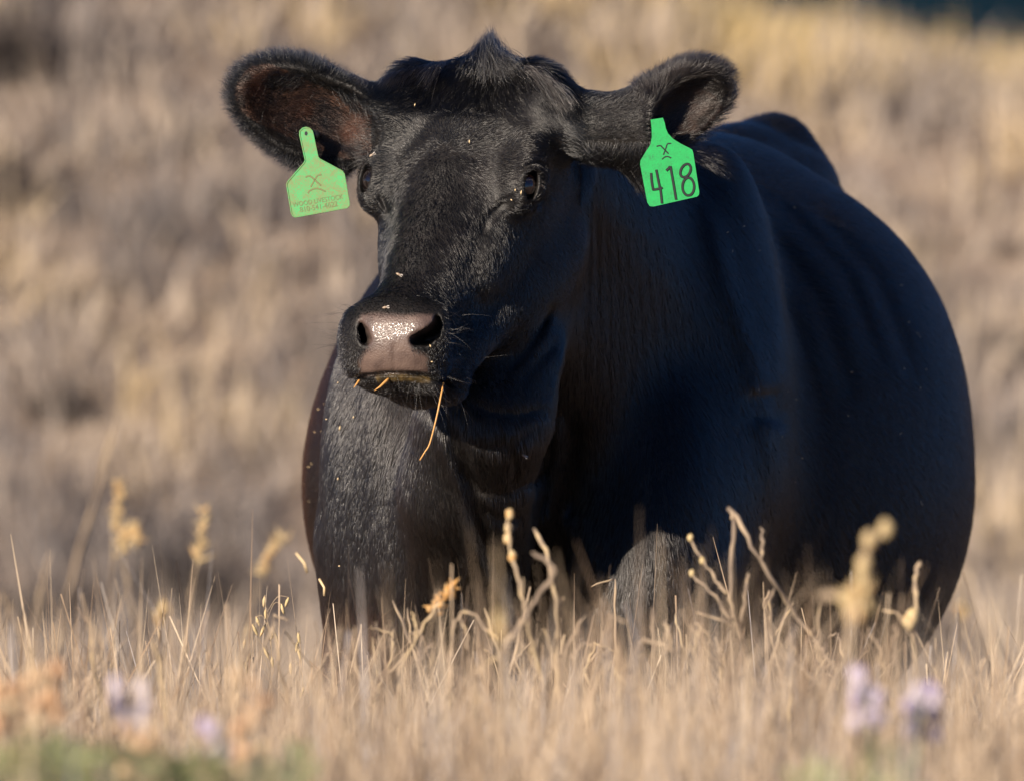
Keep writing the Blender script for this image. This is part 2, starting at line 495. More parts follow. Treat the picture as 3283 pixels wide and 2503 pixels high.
def mesh_field(field, gx, gy, gz, B=8):
    """surface nets on a rectilinear grid, evaluated only in the blocks near the surface"""
    nx, ny, nz = len(gx), len(gy), len(gz)
    V = np.full((nx, ny, nz), 1.0, dtype=np.float32)
    bx, by, bz = (range(0, n, B) for n in (nx, ny, nz))
    blocks = [(i, j, k) for i in bx for j in by for k in bz]
    ctr, rad = [], []
    for i, j, k in blocks:
        a = np.array([gx[i], gy[j], gz[k]])
        b = np.array([gx[min(i + B, nx - 1)], gy[min(j + B, ny - 1)], gz[min(k + B, nz - 1)]])
        ctr.append((a + b) / 2)
        rad.append(np.linalg.norm(b - a) / 2)
    ctr, rad = np.array(ctr), np.array(rad)
    fc = np.concatenate([field(ctr[i:i + 400]) for i in range(0, len(ctr), 400)])
    batch, pts, total = [], [], 0

    def flush():
        nonlocal batch, pts, total
        if not batch:
            return
        vals = field(np.concatenate(pts))
        o = 0
        for (sl, shp) in batch:
            n = shp[0] * shp[1] * shp[2]
            V[sl] = vals[o:o + n].reshape(shp)
            o += n
        batch, pts, total = [], [], 0

    for (i, j, k), f, r in zip(blocks, fc, rad):
        sl = (slice(i, min(i + B, nx)), slice(j, min(j + B, ny)), slice(k, min(k + B, nz)))
        if f > r * 1.6 + 0.04:
            continue
        if f < -(r * 1.6 + 0.06):
            V[sl] = -1.0
            continue
        g = np.meshgrid(gx[sl[0]], gy[sl[1]], gz[sl[2]], indexing='ij')
        batch.append((sl, g[0].shape))
        pts.append(np.stack([a.ravel() for a in g], 1))
        total += g[0].size
        if total > 6000:
            flush()
    flush()
    S = V < 0
    c = np.zeros((nx - 1, ny - 1, nz - 1), np.uint8)
    for dx in (0, 1):
        for dy in (0, 1):
            for dz in (0, 1):
                c += S[dx:nx - 1 + dx, dy:ny - 1 + dy, dz:nz - 1 + dz]
    act = np.argwhere((c > 0) & (c < 8))
    idx = np.full(c.shape, -1, np.int32)
    idx[act[:, 0], act[:, 1], act[:, 2]] = np.arange(len(act))
    acc = np.zeros((len(act), 3))
    cnt = np.zeros(len(act))
    G = (gx, gy, gz)
    for ax in range(3):
        o1, o2 = [a for a in range(3) if a != ax]
        for d1 in (0, 1):
            for d2 in (0, 1):
                p0 = act.copy(); p0[:, o1] += d1; p0[:, o2] += d2
                p1 = p0.copy(); p1[:, ax] += 1
                v0, v1 = V[tuple(p0.T)], V[tuple(p1.T)]
                m = (v0 < 0) != (v1 < 0)
                t = v0[m] / (v0[m] - v1[m])
                q = np.stack([G[a][p0[m, a]] for a in range(3)], 1).astype(float)
                q[:, ax] += t * (G[ax][p1[m, ax]] - G[ax][p0[m, ax]])
                acc[m] += q
                cnt[m] += 1
    verts = acc / cnt[:, None]
    faces = []
    for ax in range(3):
        o1, o2 = [(1, 2), (2, 0), (0, 1)][ax]
        sl0 = [slice(None)] * 3; sl1 = [slice(None)] * 3
        sl0[ax] = slice(0, -1); sl1[ax] = slice(1, None)
        e = np.argwhere(S[tuple(sl0)] != S[tuple(sl1)])
        m = (e[:, o1] > 0) & (e[:, o2] > 0) & (e[:, o1] < S.shape[o1] - 1) & (e[:, o2] < S.shape[o2] - 1)
        e = e[m]
        quad = []
        for d1, d2 in ((1, 1), (0, 1), (0, 0), (1, 0)):
            p = e.copy(); p[:, o1] -= d1; p[:, o2] -= d2
            quad.append(idx[tuple(p.T)])
        quad = np.stack(quad, 1)
        flip = S[tuple(e.T)] == False
        quad[flip] = quad[flip][:, ::-1]
        faces.append(quad)
    faces = np.concatenate(faces)
    faces = faces[(faces >= 0).all(1)]
    return verts, faces


def smooth_mesh(verts, faces, it=2, lam=0.45):
    e = np.concatenate([faces[:, [0, 1]], faces[:, [1, 2]], faces[:, [2, 3]], faces[:, [3, 0]]])
    e = np.concatenate([e, e[:, ::-1]])
    n = len(verts)
    deg = np.bincount(e[:, 0], minlength=n)[:, None]
    for i in range(it):
        for w in (lam, -lam * 0.96):
            s = np.stack([np.bincount(e[:, 0], weights=verts[e[:, 1], a], minlength=n) for a in range(3)], 1)
            verts = verts + w * (s / np.maximum(deg, 1) - verts)
    return verts


RES = globals().get('RES', 1.0)
GX = axis_steps([(-0.46, -0.25, 0.004), (-0.25, 0.10, 0.0026), (0.10, 0.33, 0.004), (0.33, 0.80, 0.010)])
GY = axis_steps([(-0.26, 0.10, 0.0028), (0.10, 0.50, 0.0055), (0.50, 2.30, 0.013)])
GZ = axis_steps([(-0.03, 0.55, 0.011), (0.55, 0.88, 0.006), (0.88, 1.48, 0.0028)])
cow_v, cow_f = mesh_field(cow_field, GX, GY, GZ)
cow_v = smooth_mesh(cow_v, cow_f, 2)
# ------------------------------------------------------------------ cow: materials, body, coat, eyes
def vertex_normals(v, f):
    n = np.zeros_like(v)
    fn = np.cross(v[f[:, 2]] - v[f[:, 0]], v[f[:, 3]] - v[f[:, 1]])
    for k in range(4):
        for a in range(3):
            n[:, a] += np.bincount(f[:, k], weights=fn[:, a], minlength=len(v))
    return n / (np.linalg.norm(n, axis=1, keepdims=True) + 1e-12)


def soft(x, a, b):
    t = np.clip((x - a) / (b - a), 0, 1)
    return t * t * (3 - 2 * t)


def head_local(P):
    q = (P - HO)
    return q @ HF, q @ HR, q @ HU


NOSE = [(1148, 1030), (1160, 1008), (1215, 1003), (1290, 1010), (1360, 1006), (1394, 1012), (1398, 1034), (1376, 1064), (1340, 1078), (1312, 1094),
        (1322, 1118), (1372, 1140), (1376, 1196), (1300, 1197), (1230, 1199), (1158, 1206), (1148, 1160), (1180, 1110), (1184, 1080), (1166, 1050)]


def nose_mask(P):
    px = to_px(P)
    d, _ = poly_dist(px, NOSE + NOSE[:1])
    sd = np.where(in_poly(px, NOSE), -d, d)
    return (1 - soft(sd, -13, 9)) * (P[:, 1] < -0.10)


def lip_mask(P):
    px = to_px(P)
    d, _ = poly_dist(px, [(1215, 1214), (1290, 1210), (1370, 1218)])
    return (1 - soft(d, 3, 17)) * (P[:, 1] < -0.10)


def ear_mask(P):
    px = to_px(P)
    a = (px[:, 0] < 1190) & (px[:, 1] < 560) & (P[:, 1] < 0.3)
    b = (px[:, 0] > 1860) & (px[:, 0] < 2345) & (px[:, 1] < 640) & (P[:, 1] < 0.13)
    return a, b


cow_n = vertex_normals(cow_v, cow_f)
m_skin, nt, bs = material("black hide")
at_nose = node(nt, "ShaderNodeAttribute", attribute_name="nose")
at_lip = node(nt, "ShaderNodeAttribute", attribute_name="lip")
at_ear = node(nt, "ShaderNodeAttribute", attribute_name="ear_inner")
tc = node(nt, "ShaderNodeTexCoord")
n1 = node(nt, "ShaderNodeTexNoise"); n1.inputs["Scale"].default_value = 55; n1.inputs["Detail"].default_value = 5
nt.links.new(tc.outputs["Object"], n1.inputs["Vector"])
hide = ramp(nt, n1.outputs["Fac"], [(0.3, (0.004, 0.0038, 0.0036)), (0.7, (0.009, 0.007, 0.006))])
pad = ramp(nt, n1.outputs["Fac"], [(0.30, (0.060, 0.040, 0.034)), (0.5, (0.092, 0.062, 0.052)), (0.75, (0.125, 0.086, 0.070))])
green = ramp(nt, n1.outputs["Fac"], [(0.42, (0.020, 0.014, 0.006)), (0.56, (0.055, 0.036, 0.012)), (0.72, (0.22, 0.15, 0.06))])
earc = ramp(nt, n1.outputs["Fac"], [(0.35, (0.013, 0.007, 0.005)), (0.7, (0.058, 0.027, 0.016))])
mx = []
prev = hide
for att, colr in ((at_ear, earc), (at_nose, pad), (at_lip, green)):
    mix = node(nt, "ShaderNodeMix", data_type='RGBA')
    nt.links.new(att.outputs["Fac"], mix.inputs["Factor"])
    nt.links.new(prev, mix.inputs["A"]); nt.links.new(colr, mix.inputs["B"])
    prev = mix.outputs["Result"]
nt.links.new(prev, bs.inputs["Base Color"])
rr = node(nt, "ShaderNodeMapRange"); rr.inputs["To Min"].default_value = 0.55; rr.inputs["To Max"].default_value = 0.46
nt.links.new(at_nose.outputs["Fac"], rr.inputs["Value"]); nt.links.new(rr.outputs[0], bs.inputs["Roughness"])
bs.inputs["Specular IOR Level"].default_value = 0.35
wet = node(nt, "ShaderNodeMath", operation='MULTIPLY'); wet.inputs[1].default_value = 0.32
nt.links.new(at_nose.outputs["Fac"], wet.inputs[0]); nt.links.new(wet.outputs[0], bs.inputs["Coat Weight"])
bs.inputs["Coat Roughness"].default_value = 0.10
vo = node(nt, "ShaderNodeTexVoronoi"); vo.inputs["Scale"].default_value = 420
nt.links.new(tc.outputs["Object"], vo.inputs["Vector"])
bm_ = node(nt, "ShaderNodeBump"); bm_.inputs["Distance"].default_value = 0.0010; bm_.inputs["Strength"].default_value = 0.42
nt.links.new(vo.outputs["Distance"], bm_.inputs["Height"])
nt.links.new(bm_.outputs[0], bs.inputs["Normal"]); nt.links.new(bm_.outputs[0], bs.inputs["Coat Normal"])

COW_AT = np.array([W(1800, 3200, 0.9)[0], 0.95, 0.0])
cow = empty("cow", COW_AT)
tag(cow, "black cow with a green tag in each ear standing in dry grass", "cow")
body = new_mesh_object("body", cow_v - COW_AT, cow_f, m_skin, cow)
px_all = to_px(cow_v)
ea, eb = ear_mask(cow_v)
earA_in = ea & (cow_n[:, 1] < -0.25) & (poly_dist(px_all, [(850, 300), (1000, 370), (1130, 420)])[0] < 95)
earB_in = eb & (poly_dist(px_all, [(2200, 350), (2240, 370)])[0] < 80)
MASKS = {"nose": nose_mask(cow_v), "lip": lip_mask(cow_v), "ear_inner": (earA_in * 1.0 + earB_in * 0.4)}
for k_, v_ in MASKS.items():
    at = body.data.attributes.new(k_, 'FLOAT', 'POINT')
    at.data.foreach_set("value", v_.astype(np.float32))

# eyes
m_eye, nt, bs = material("dark glossy eye")
g_ = node(nt, "ShaderNodeTexCoord")
ln = node(nt, "ShaderNodeSeparateXYZ"); nt.links.new(g_.outputs["Object"], ln.inputs[0])
bs.inputs["Base Color"].default_value = (0.006, 0.004, 0.004, 1)
bs.inputs["Roughness"].default_value = 0.05
bs.inputs["Coat Weight"].default_value = 1.0
bs.inputs["Coat Roughness"].default_value = 0.02
m_iris, nt, bs = material("brown iris")
bs.inputs["Base Color"].default_value = (0.055, 0.020, 0.012, 1)
bs.inputs["Roughness"].default_value = 0.08
bs.inputs["Coat Weight"].default_value = 1.0


def uv_ball(r, n=24, m=16, cap=None):
    vs, fs = [], []
    top = cap if cap else math.pi
    for j in range(m + 1):
        th = top * j / m
        for i in range(n):
            ph = 2 * math.pi * i / n
            vs.append((r * math.sin(th) * math.cos(ph), r * math.sin(th) * math.sin(ph), r * math.cos(th)))
    for j in range(m):
        for i in range(n):
            fs.append((j * n + i, (j + 1) * n + i, (j + 1) * n + (i + 1) % n, j * n + (i + 1) % n))
    return vs, fs


for ec, out, ax, up, s_ in EYES:
    vs, fs = uv_ball(0.0225 if s_ > 0 else 0.0240)
    M = Matrix((ax, up, out)).transposed().to_4x4()
    e = new_mesh_object("eye", vs, fs, m_eye, cow)
    M.translation = Vector(ec + out * (0.0005 if s_ > 0 else 0.0050) - COW_AT)
    e.matrix_local = M
    vs, fs = uv_ball(0.0229, 24, 6, 0.56)
    new_mesh_object("iris", np.array(vs) * (1.15, 0.9, 1.0), fs, m_iris, e)

# hooves
m_hoof, nt, bs = material("dark hoof horn")
bs.inputs["Base Color"].default_value = (0.03, 0.025, 0.02, 1); bs.inputs["Roughness"].default_value = 0.45
for hx, Y_ in ((1222, 0.46), (2070, 0.36), (2640, 1.81), (2180, 1.87)):
    p = W(hx, 3000, Y_)
    vs, fs = [], []
    for j, (z_, rx, ry) in enumerate(((0.0, 0.056, 0.070), (0.035, 0.050, 0.060), (0.075, 0.042, 0.044), (0.085, 0.0, 0.0))):
        for i in range(16):
            an = 2 * math.pi * i / 16
            cleft = 1 - 0.22 * math.exp(-((an - 1.5 * math.pi) / 0.3) ** 2)
            vs.append((p[0] + rx * math.cos(an) * cleft, Y_ + ry * math.sin(an) * cleft - 0.012 * (1 - j / 3), 0.0 + z_))
    for j in range(3):
        for i in range(16):
            fs.append((j * 16 + i, j * 16 + (i + 1) % 16, (j + 1) * 16 + (i + 1) % 16, (j + 1) * 16 + i))
    fs.append(tuple(range(15, -1, -1)))
    new_mesh_object("hoof", np.array(vs) - COW_AT, fs, m_hoof, cow)

# ---- coat: short hair lying on the hide
m_fur, nt, bs = material("black coat hair")
nt.nodes.remove(bs)
hb = node(nt, "ShaderNodeBsdfHairPrincipled")
hb.parametrization = 'COLOR'
hb.inputs["Roughness"].default_value = 0.22
hb.inputs["Radial Roughness"].default_value = 0.45
hb.inputs["Coat"].default_value = 0.25
hb.inputs["IOR"].default_value = 1.50
hb.inputs["Random Roughness"].default_value = 0.35
at_t = node(nt, "ShaderNodeAttribute", attribute_name="tint")
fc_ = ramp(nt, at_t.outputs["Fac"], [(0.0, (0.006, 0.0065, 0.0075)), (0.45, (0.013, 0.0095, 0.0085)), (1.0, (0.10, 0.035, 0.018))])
nt.links.new(fc_, hb.inputs["Color"])
nt.links.new(hb.outputs[0], nt.nodes["Material Output"].inputs[0])


def hair_object(name, paths, radius, tint, mat, parent):
    """paths: (curves, points, 3)"""
    n, k, _ = paths.shape
    cu = bpy.data.hair_curves.new(name)
    cu.add_curves([k] * n)
    cu.attributes["position"].data.foreach_set("vector", paths.astype(np.float32).ravel())
    ra = cu.attributes.new("radius", 'FLOAT', 'POINT')
    prof = np.linspace(1, 0, k) ** 0.6 * 0.92 + 0.08
    ra.data.foreach_set("value", (np.asarray(radius)[:, None] * prof[None]).astype(np.float32).ravel())
    ta = cu.attributes.new("tint", 'FLOAT', 'CURVE')
    ta.data.foreach_set("value", np.asarray(tint, np.float32))
    cu.materials.append(mat)
    ob = bpy.data.objects.new(name, cu)
    COL.objects.link(ob)
    ob.parent = parent
    return ob


def vnoise(P, s, seed=0):
    """cheap smooth value noise"""
    Q = P * s + seed * 17.3
    i = np.floor(Q).astype(np.int64)
    f = Q - i
    f = f * f * (3 - 2 * f)
    out = np.zeros(len(P))
    for dx in (0, 1):
        for dy in (0, 1):
            for dz in (0, 1):
                h = ((i[:, 0] + dx) * 73856093) ^ ((i[:, 1] + dy) * 19349663) ^ ((i[:, 2] + dz) * 83492791)
                h = ((h * 2654435761) & 0xFFFFFFFF) / 4294967296.0
                w = (f[:, 0] if dx else 1 - f[:, 0]) * (f[:, 1] if dy else 1 - f[:, 1]) * (f[:, 2] if dz else 1 - f[:, 2])
                out += h * w
    return out * 2 - 1


def sample_skin(density, n_total):
    """random points on the hide, weighted by area and by a per-vertex density"""
    v, f = cow_v, cow_f
    ar = 0.5 * np.linalg.norm(np.cross(v[f[:, 2]] - v[f[:, 0]], v[f[:, 3]] - v[f[:, 1]]), axis=1)
    w = ar * density[f].mean(1)
    cdf = np.cumsum(w); cdf /= cdf[-1]
    fi = np.searchsorted(cdf, rng.random(n_total))
    fi = np.minimum(fi, len(f) - 1)
    a, b = rng.random((2, n_total, 1))
    q = f[fi]
    P = (1 - a) * (1 - b) * v[q[:, 0]] + a * (1 - b) * v[q[:, 1]] + a * b * v[q[:, 2]] + (1 - a) * b * v[q[:, 3]]
    N = cow_n[q].mean(1)
    N /= np.linalg.norm(N, axis=1, keepdims=True)
    return P, N, q[:, 0]


def flow(P, N):
    """which way the hair lies, its length, lift and tint"""
    px = to_px(P)
    A, Bc, Cc = head_local(P)
    n = len(P)
    wh = (1 - soft(P[:, 1], 0.10, 0.24)) * (px[:, 0] < 1900) * (A > -0.12) * (A < 0.6) * (Cc > -0.30) * (px[:, 1] < 1300)
    D = np.tile(np.array([0.16, 0.62, -0.62]), (n, 1))
    neck = (1 - soft(P[:, 1], 0.45, 0.8))[:, None]
    D = D * (1 - neck) + neck * np.array([0.05, 0.25, -1.0])
    low = (1 - soft(P[:, 2], 0.45, 0.65))[:, None]
    D = D * (1 - low) + low * np.array([0.05, 0.15, -1.0])
    # head: out from the whorl on the forehead, down over the nose, fringe falling from the poll
    rad = (P - H(0.165, 0, -0.01))
    rad /= np.linalg.norm(rad, axis=1, keepdims=True) + 1e-6
    fr = (1 - soft(A, 0.06, 0.135))[:, None]
    dn = soft(A, 0.22, 0.32)[:, None]
    Dh = rad * (1 - fr) + fr * (HF + 0.9 * np.sign(Bc)[:, None] * soft(np.abs(Bc), 0.02, 0.1)[:, None] * HR)
    Dh = Dh * (1 - dn) + dn * (HF * 0.7 + 0.5 * np.sign(Bc)[:, None] * HR * soft(np.abs(Bc), 0.0, 0.06)[:, None] - HU * 0.2)
    D = D * (1 - wh[:, None]) + Dh * wh[:, None]
    L = 0.017 + 0.006 * (1 - soft(P[:, 2], 0.5, 0.75)) * (P[:, 1] < 0.9)
    L = L * (1 - wh) + wh * (0.0095 + 0.018 * fr[:, 0] * soft(Cc, -0.12, -0.05))
    lift = 0.15 + 0.05 * wh
    ea, eb = ear_mask(P)
    tipA, tipB = np.array([-1.0, 0.02, 0.28]), np.array([1.0, 0.10, 0.30])
    D[ea] = tipA; D[eb] = tipB
    dA = poly_dist(px, [(1150, 330), (960, 182), (850, 172), (770, 205), (745, 270), (775, 380), (850, 480), (960, 525), (1090, 535)])[0]
    dB = poly_dist(px, [(2070, 290), (2170, 215), (2290, 205), (2320, 260), (2300, 340), (2260, 440), (2210, 490), (2050, 600)])[0]
    edge = np.where(ea, 1 - soft(dA, 15, 60), np.where(eb, 1 - soft(dB, 15, 60), 0.0))
    out2 = np.zeros_like(P)
    cA, cB = W(985, 360, 0.1), W(2150, 390, 0.0)
    out2[ea] = P[ea] - cA; out2[eb] = P[eb] - cB
    out2[:, 1] = 0
    out2 /= np.linalg.norm(out2, axis=1, keepdims=True) + 1e-6
    D = D * (1 - 0.75 * edge[:, None]) + 1.4 * edge[:, None] * out2
    ee = ea | eb
    L = np.where(ee, 0.011 + 0.009 * edge, L)
    lift = np.where(ee, 0.35 + 0.25 * edge, lift)
    inA = ea & (N[:, 1] < -0.25) & (dA > 45)
    L = np.where(inA, 0.020, L); lift = np.where(inA, 0.45, lift)
    hang = eb & (px[:, 1] > 450) & (px[:, 0] < 2120)
    D[hang] = (0.25, 0.0, -1.0); L = np.where(hang, 0.018, L)
    # muzzle: fine and short
    mz = (P[:, 1] < -0.08) & (px[:, 1] > 950)
    L = np.where(mz, 0.0050, L); lift = np.where(mz, 0.55, lift)
    # tint: sun-bleached red-brown in places
    tint = 0.14 + 0.16 * vnoise(P, 9.0, 3) + 0.12 * rng.random(n)
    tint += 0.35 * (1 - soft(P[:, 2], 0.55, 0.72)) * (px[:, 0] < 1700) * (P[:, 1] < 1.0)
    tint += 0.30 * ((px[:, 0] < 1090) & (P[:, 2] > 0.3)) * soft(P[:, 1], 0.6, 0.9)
    tint += 0.10 * inA + 0.50 * inA * soft(vnoise(P, 30, 5), -0.2, 0.4)
    tint -= 0.15 * wh
    return D, L, lift, np.clip(tint, 0, 1), wh, ee


dens = np.full(len(cow_v), 1.0)
A_, B_, C_ = head_local(cow_v)
headish = (cow_v[:, 1] < 0.2) & (px_all[:, 1] < 1300)
dens[headish] = 3.6
dens[ea | eb] = 4.2
front = (cow_v[:, 1] < 0.75) & ~headish
dens[front] = 1.5
hid = (cow_n[:, 1] > 0.45) & ~headish
dens[hid] *= 0.45
bare = np.maximum(MASKS["nose"], MASKS["lip"])
for ec, out, ax, up, s_ in EYES:
    dens *= soft(np.linalg.norm(cow_v - (ec + out * 0.022), axis=1), 0.018, 0.028)
for ch in (NOSTRIL_R, NOSTRIL_L):
    dens *= soft(poly_dist(px_all, [(a, b) for a, b, c in ch])[0] + 200 * (cow_v[:, 1] > -0.05), 14, 26)
dens *= 1 - bare
dens[earB_in] *= 0.35
N_HAIR = int(globals().get("N_HAIR", 620000))
P, N, vi = sample_skin(dens, N_HAIR)
D, L, lift, tint, wh, ee = flow(P, N)
jit = rng.normal(size=P.shape) * (0.09 + 0.11 * wh + 0.22 * ee)[:, None]
loose = np.clip(wh + ee, 0.22, 1)[:, None]
clump = np.stack([vnoise(P, 70, 11), vnoise(P, 70, 12), vnoise(P, 70, 13)], 1) * 0.28 * loose
swirl = np.stack([vnoise(P, 14, 21), vnoise(P, 14, 22), vnoise(P, 14, 23)], 1) * 0.22 * loose
D = D / (np.linalg.norm(D, axis=1, keepdims=True) + 1e-6) + jit + clump + swirl
T = D - N * (D * N).sum(1, keepdims=True)
T /= np.linalg.norm(T, axis=1, keepdims=True) + 1e-6
L = L * rng.uniform(0.65, 1.25, len(L))
s1, s2 = 0.45, 1.0
P0 = P - N * 0.0006
up1 = (lift * 1.0 + 0.03)[:, None]
P1 = P + (T * 0.48 + N * up1 * 0.45) * L[:, None]
P2 = P + (T * 0.98 + N * (up1 * 0.84)) * L[:, None]
paths = np.stack([P0, P1, P2], 1) - COW_AT
rad_h = np.where(wh > 0.5, 0.00024, 0.00036) * rng.uniform(0.8, 1.25, len(L))
rad_h = np.where(ee, 0.00018, rad_h)
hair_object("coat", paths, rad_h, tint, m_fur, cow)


def strands(roots, dirs, lens, bend, k=6, jitter=0.02):
    t = np.linspace(0, 1, k)[None, :, None]
    n = len(roots)
    d = dirs / np.linalg.norm(dirs, axis=1, keepdims=True)
    b = bend + rng.normal(size=(n, 3)) * jitter
    return roots[:, None] + d[:, None] * t * lens[:, None, None] + b[:, None] * (t ** 2) * lens[:, None, None]


m_tuft = m_fur.copy()
m_tuft.name = "matt tuft hair"
for n_ in m_tuft.node_tree.nodes:
    if n_.bl_idname == "ShaderNodeBsdfHairPrincipled":
        n_.inputs["Roughness"].default_value = 0.18; n_.inputs["Coat"].default_value = 0.0; n_.inputs["IOR"].default_value = 1.40


# poll tuft: long hair swept up to a point
def poll_tuft():
    n = 5600
    gx_, gy_ = np.linspace(1425, 1715, 18), np.linspace(150, 320, 12)
    depth = np.array([[(surface_y(a, b, -0.1, 0.35) or 0.13) for b in gy_] for a in gx_])
    bx = 1572 + np.clip(rng.normal(size=n) * 56, -130, 130)
    by = 205 + np.abs(rng.normal(size=n)) * 36 + 0.10 * np.abs(bx - 1570) - rng.uniform(0, 16, n)
    by = np.clip(by, 175, 315)
    fx = np.clip((bx - 1425) / 290 * 17, 0, 16.999); fy = np.clip((by - 150) / 170 * 11, 0, 10.999)
    ys = depth[fx.astype(int), fy.astype(int)] + 0.002
    roots = np.stack([W(p, q, r) for p, q, r in zip(bx, by, ys)])
    off = (bx - 1570) / 135.0
    pull = rng.uniform(0.45, 0.80, n)
    reach = rng.beta(2.0, 1.6, n)
    ex = bx + (1573 - bx) * pull
    topy = np.interp(ex, [1440, 1480, 1530, 1556, 1573, 1584, 1610, 1650, 1700], [200, 180, 152, 126, 92, 128, 160, 186, 208])
    ey = topy + (by - topy) * (1 - reach) * 0.8
    ey = np.where(reach > 0.9, topy - 4, ey)
    goal = np.stack([W(p, q, r) for p, q, r in zip(ex, ey, ys + 0.006 + 0.02 * reach)])
    mid = roots * 0.5 + goal * 0.5 + np.stack([-0.006 * off * 0, -0.008 * np.ones(n), 0.002 * np.ones(n)], 1) + rng.normal(size=(n, 3)) * 0.0080
    goal = goal + rng.normal(size=(n, 3)) * 0.0055
    t = np.linspace(0, 1, 6)[None, :, None]
    path = roots[:, None] * (1 - t) ** 2 + 2 * mid[:, None] * t * (1 - t) + goal[:, None] * t ** 2
    hair_object("poll_tuft", path - COW_AT, np.full(n, 0.00026), rng.uniform(0, 0.2, n), m_tuft, cow)


poll_tuft()


def ear_flaps():
    """tufts hanging over the sides of the crown"""
    out = []
    n = 1500
    for (x0, y0, x1, y1, dx) in ((1265, 235, 1420, 195, -1), (1785, 285, 1690, 210, 1)):
        t = rng.random(n)
        bx, by = x0 + (x1 - x0) * t + rng.normal(size=n) * 14, y0 + (y1 - y0) * t + rng.uniform(-4, 45, n)
        Y_ = np.array([surface_y(a, b, -0.1, 0.3) or 0.06 for a, b in zip(bx[:60], by[:60])])
        ys = np.interp(t, np.sort(t[:60]), Y_[np.argsort(t[:60])])
        roots = np.stack([W(a, b, c) for a, b, c in zip(bx, by, ys)])
        d = np.tile(np.array([dx * 0.75, -0.35, -0.35]), (n, 1)) + rng.normal(size=(n, 3)) * 0.18
        out.append(strands(roots, d, rng.uniform(0.018, 0.036, n), np.array([0.0, 0.02, -0.55])))
    p = np.concatenate(out)
    hair_object("crown_fringe", p - COW_AT, np.full(len(p), 0.00028), rng.uniform(0, 0.45, len(p)), m_fur, cow)


ear_flaps()


def whiskers_and_lashes():
    r, d, l = [], [], []
    spots = [(1430, 1010, 1, 0.2), (1440, 1060, 1, 0.05), (1445, 1110, 1, -0.1), (1450, 1160, 1, -0.3), (1440, 1200, 1, -0.5), (1450, 1235, 0.8, -0.7), (1400, 1240, 0.5, -1),
             (1330, 1250, 0.1, -1), (1270, 1245, -0.2, -1), (1120, 1010, -1, 0.5), (1105, 1060, -1, 0.3), (1098, 1110, -1, 0.1), (1100, 1160, -1, -0.2), (1140, 1205, -0.5, -0.9)]
    for x, y, ux, uz in spots:
        for _ in range(9):
            a, b = x + rng.normal() * 14, y + rng.normal() * 14
            Y_ = surface_y(a, b, -0.3, 0.1)
            if Y_ is None:
                continue
            r.append(W(a, b, Y_)); d.append((ux + rng.normal() * 0.25, -0.35 + rng.normal() * 0.2, uz + rng.normal() * 0.25)); l.append(rng.uniform(0.012, 0.055))
    p = strands(np.array(r), np.array(d), np.array(l), np.array([0, 0, -0.15]), 6, 0.25)
    hair_object("whiskers", p - COW_AT, np.full(len(p), 0.00016), np.full(len(p), 0.2), m_fur, cow)
    for ec, out, ax, up, s_ in EYES:
        r, d, l = [], [], []
        upz = up if up[2] > 0 else -up
        for _ in range(34):
            t = rng.uniform(-1.0, 0.2)
            q = ec + out * 0.026 + ax * 0.019 * t + upz * (0.0125 * math.sqrt(1 - t * t))
            r.append(q); d.append(out * 0.7 - ax * 0.75 - upz * 0.05 + rng.normal(size=3) * 0.15); l.append(rng.uniform(0.010, 0.019))
        for _ in range(14):
            t = rng.uniform(-0.9, 0.1)
            q = ec + out * 0.025 + ax * 0.019 * t - upz * (0.0125 * math.sqrt(1 - t * t))
            r.append(q); d.append(out * 1.0 + ax * t * 0.5 - upz * 0.5 + rng.normal(size=3) * 0.15); l.append(rng.uniform(0.006, 0.012))
        p = strands(np.array(r), np.array(d), np.array(l), np.array([0, 0, -0.35]), 5, 0.1)
        hair_object("eyelashes", p - COW_AT, np.full(len(p), 0.00028), np.full(len(p), 0.3), m_fur, cow)


whiskers_and_lashes()
# ------------------------------------------------------------------ ear tags, straws, chaff and flies
def extrude_poly(pts, thick):
    """pts: list of 3-D points (front face, in order); returns a solid slab pushed back along y"""
    n = len(pts)
    v = [tuple(p) for p in pts] + [(p[0], p[1] + thick, p[2]) for p in pts]
    f = [tuple(range(n)), tuple(range(2 * n - 1, n - 1, -1))]
    for i in range(n):
        j = (i + 1) % n
        f.append((i, n + i, n + j, j))
    return v, f


def round_corners(pts, rad, steps=5):
    out = []
    n = len(pts)
    for i in range(n):
        p0, p1, p2 = (np.array(pts[(i + k) % n], float) for k in (-1, 0, 1))
        r = rad[i] if isinstance(rad, (list, tuple)) else rad
        if r <= 0:
            out.append(tuple(p1)); continue
        a = p1 + (p0 - p1) / np.linalg.norm(p0 - p1) * r
        b = p1 + (p2 - p1) / np.linalg.norm(p2 - p1) * r
        for t in np.linspace(0, 1, steps):
            out.append(tuple((1 - t) ** 2 * a + 2 * t * (1 - t) * p1 + t * t * b))
    return out


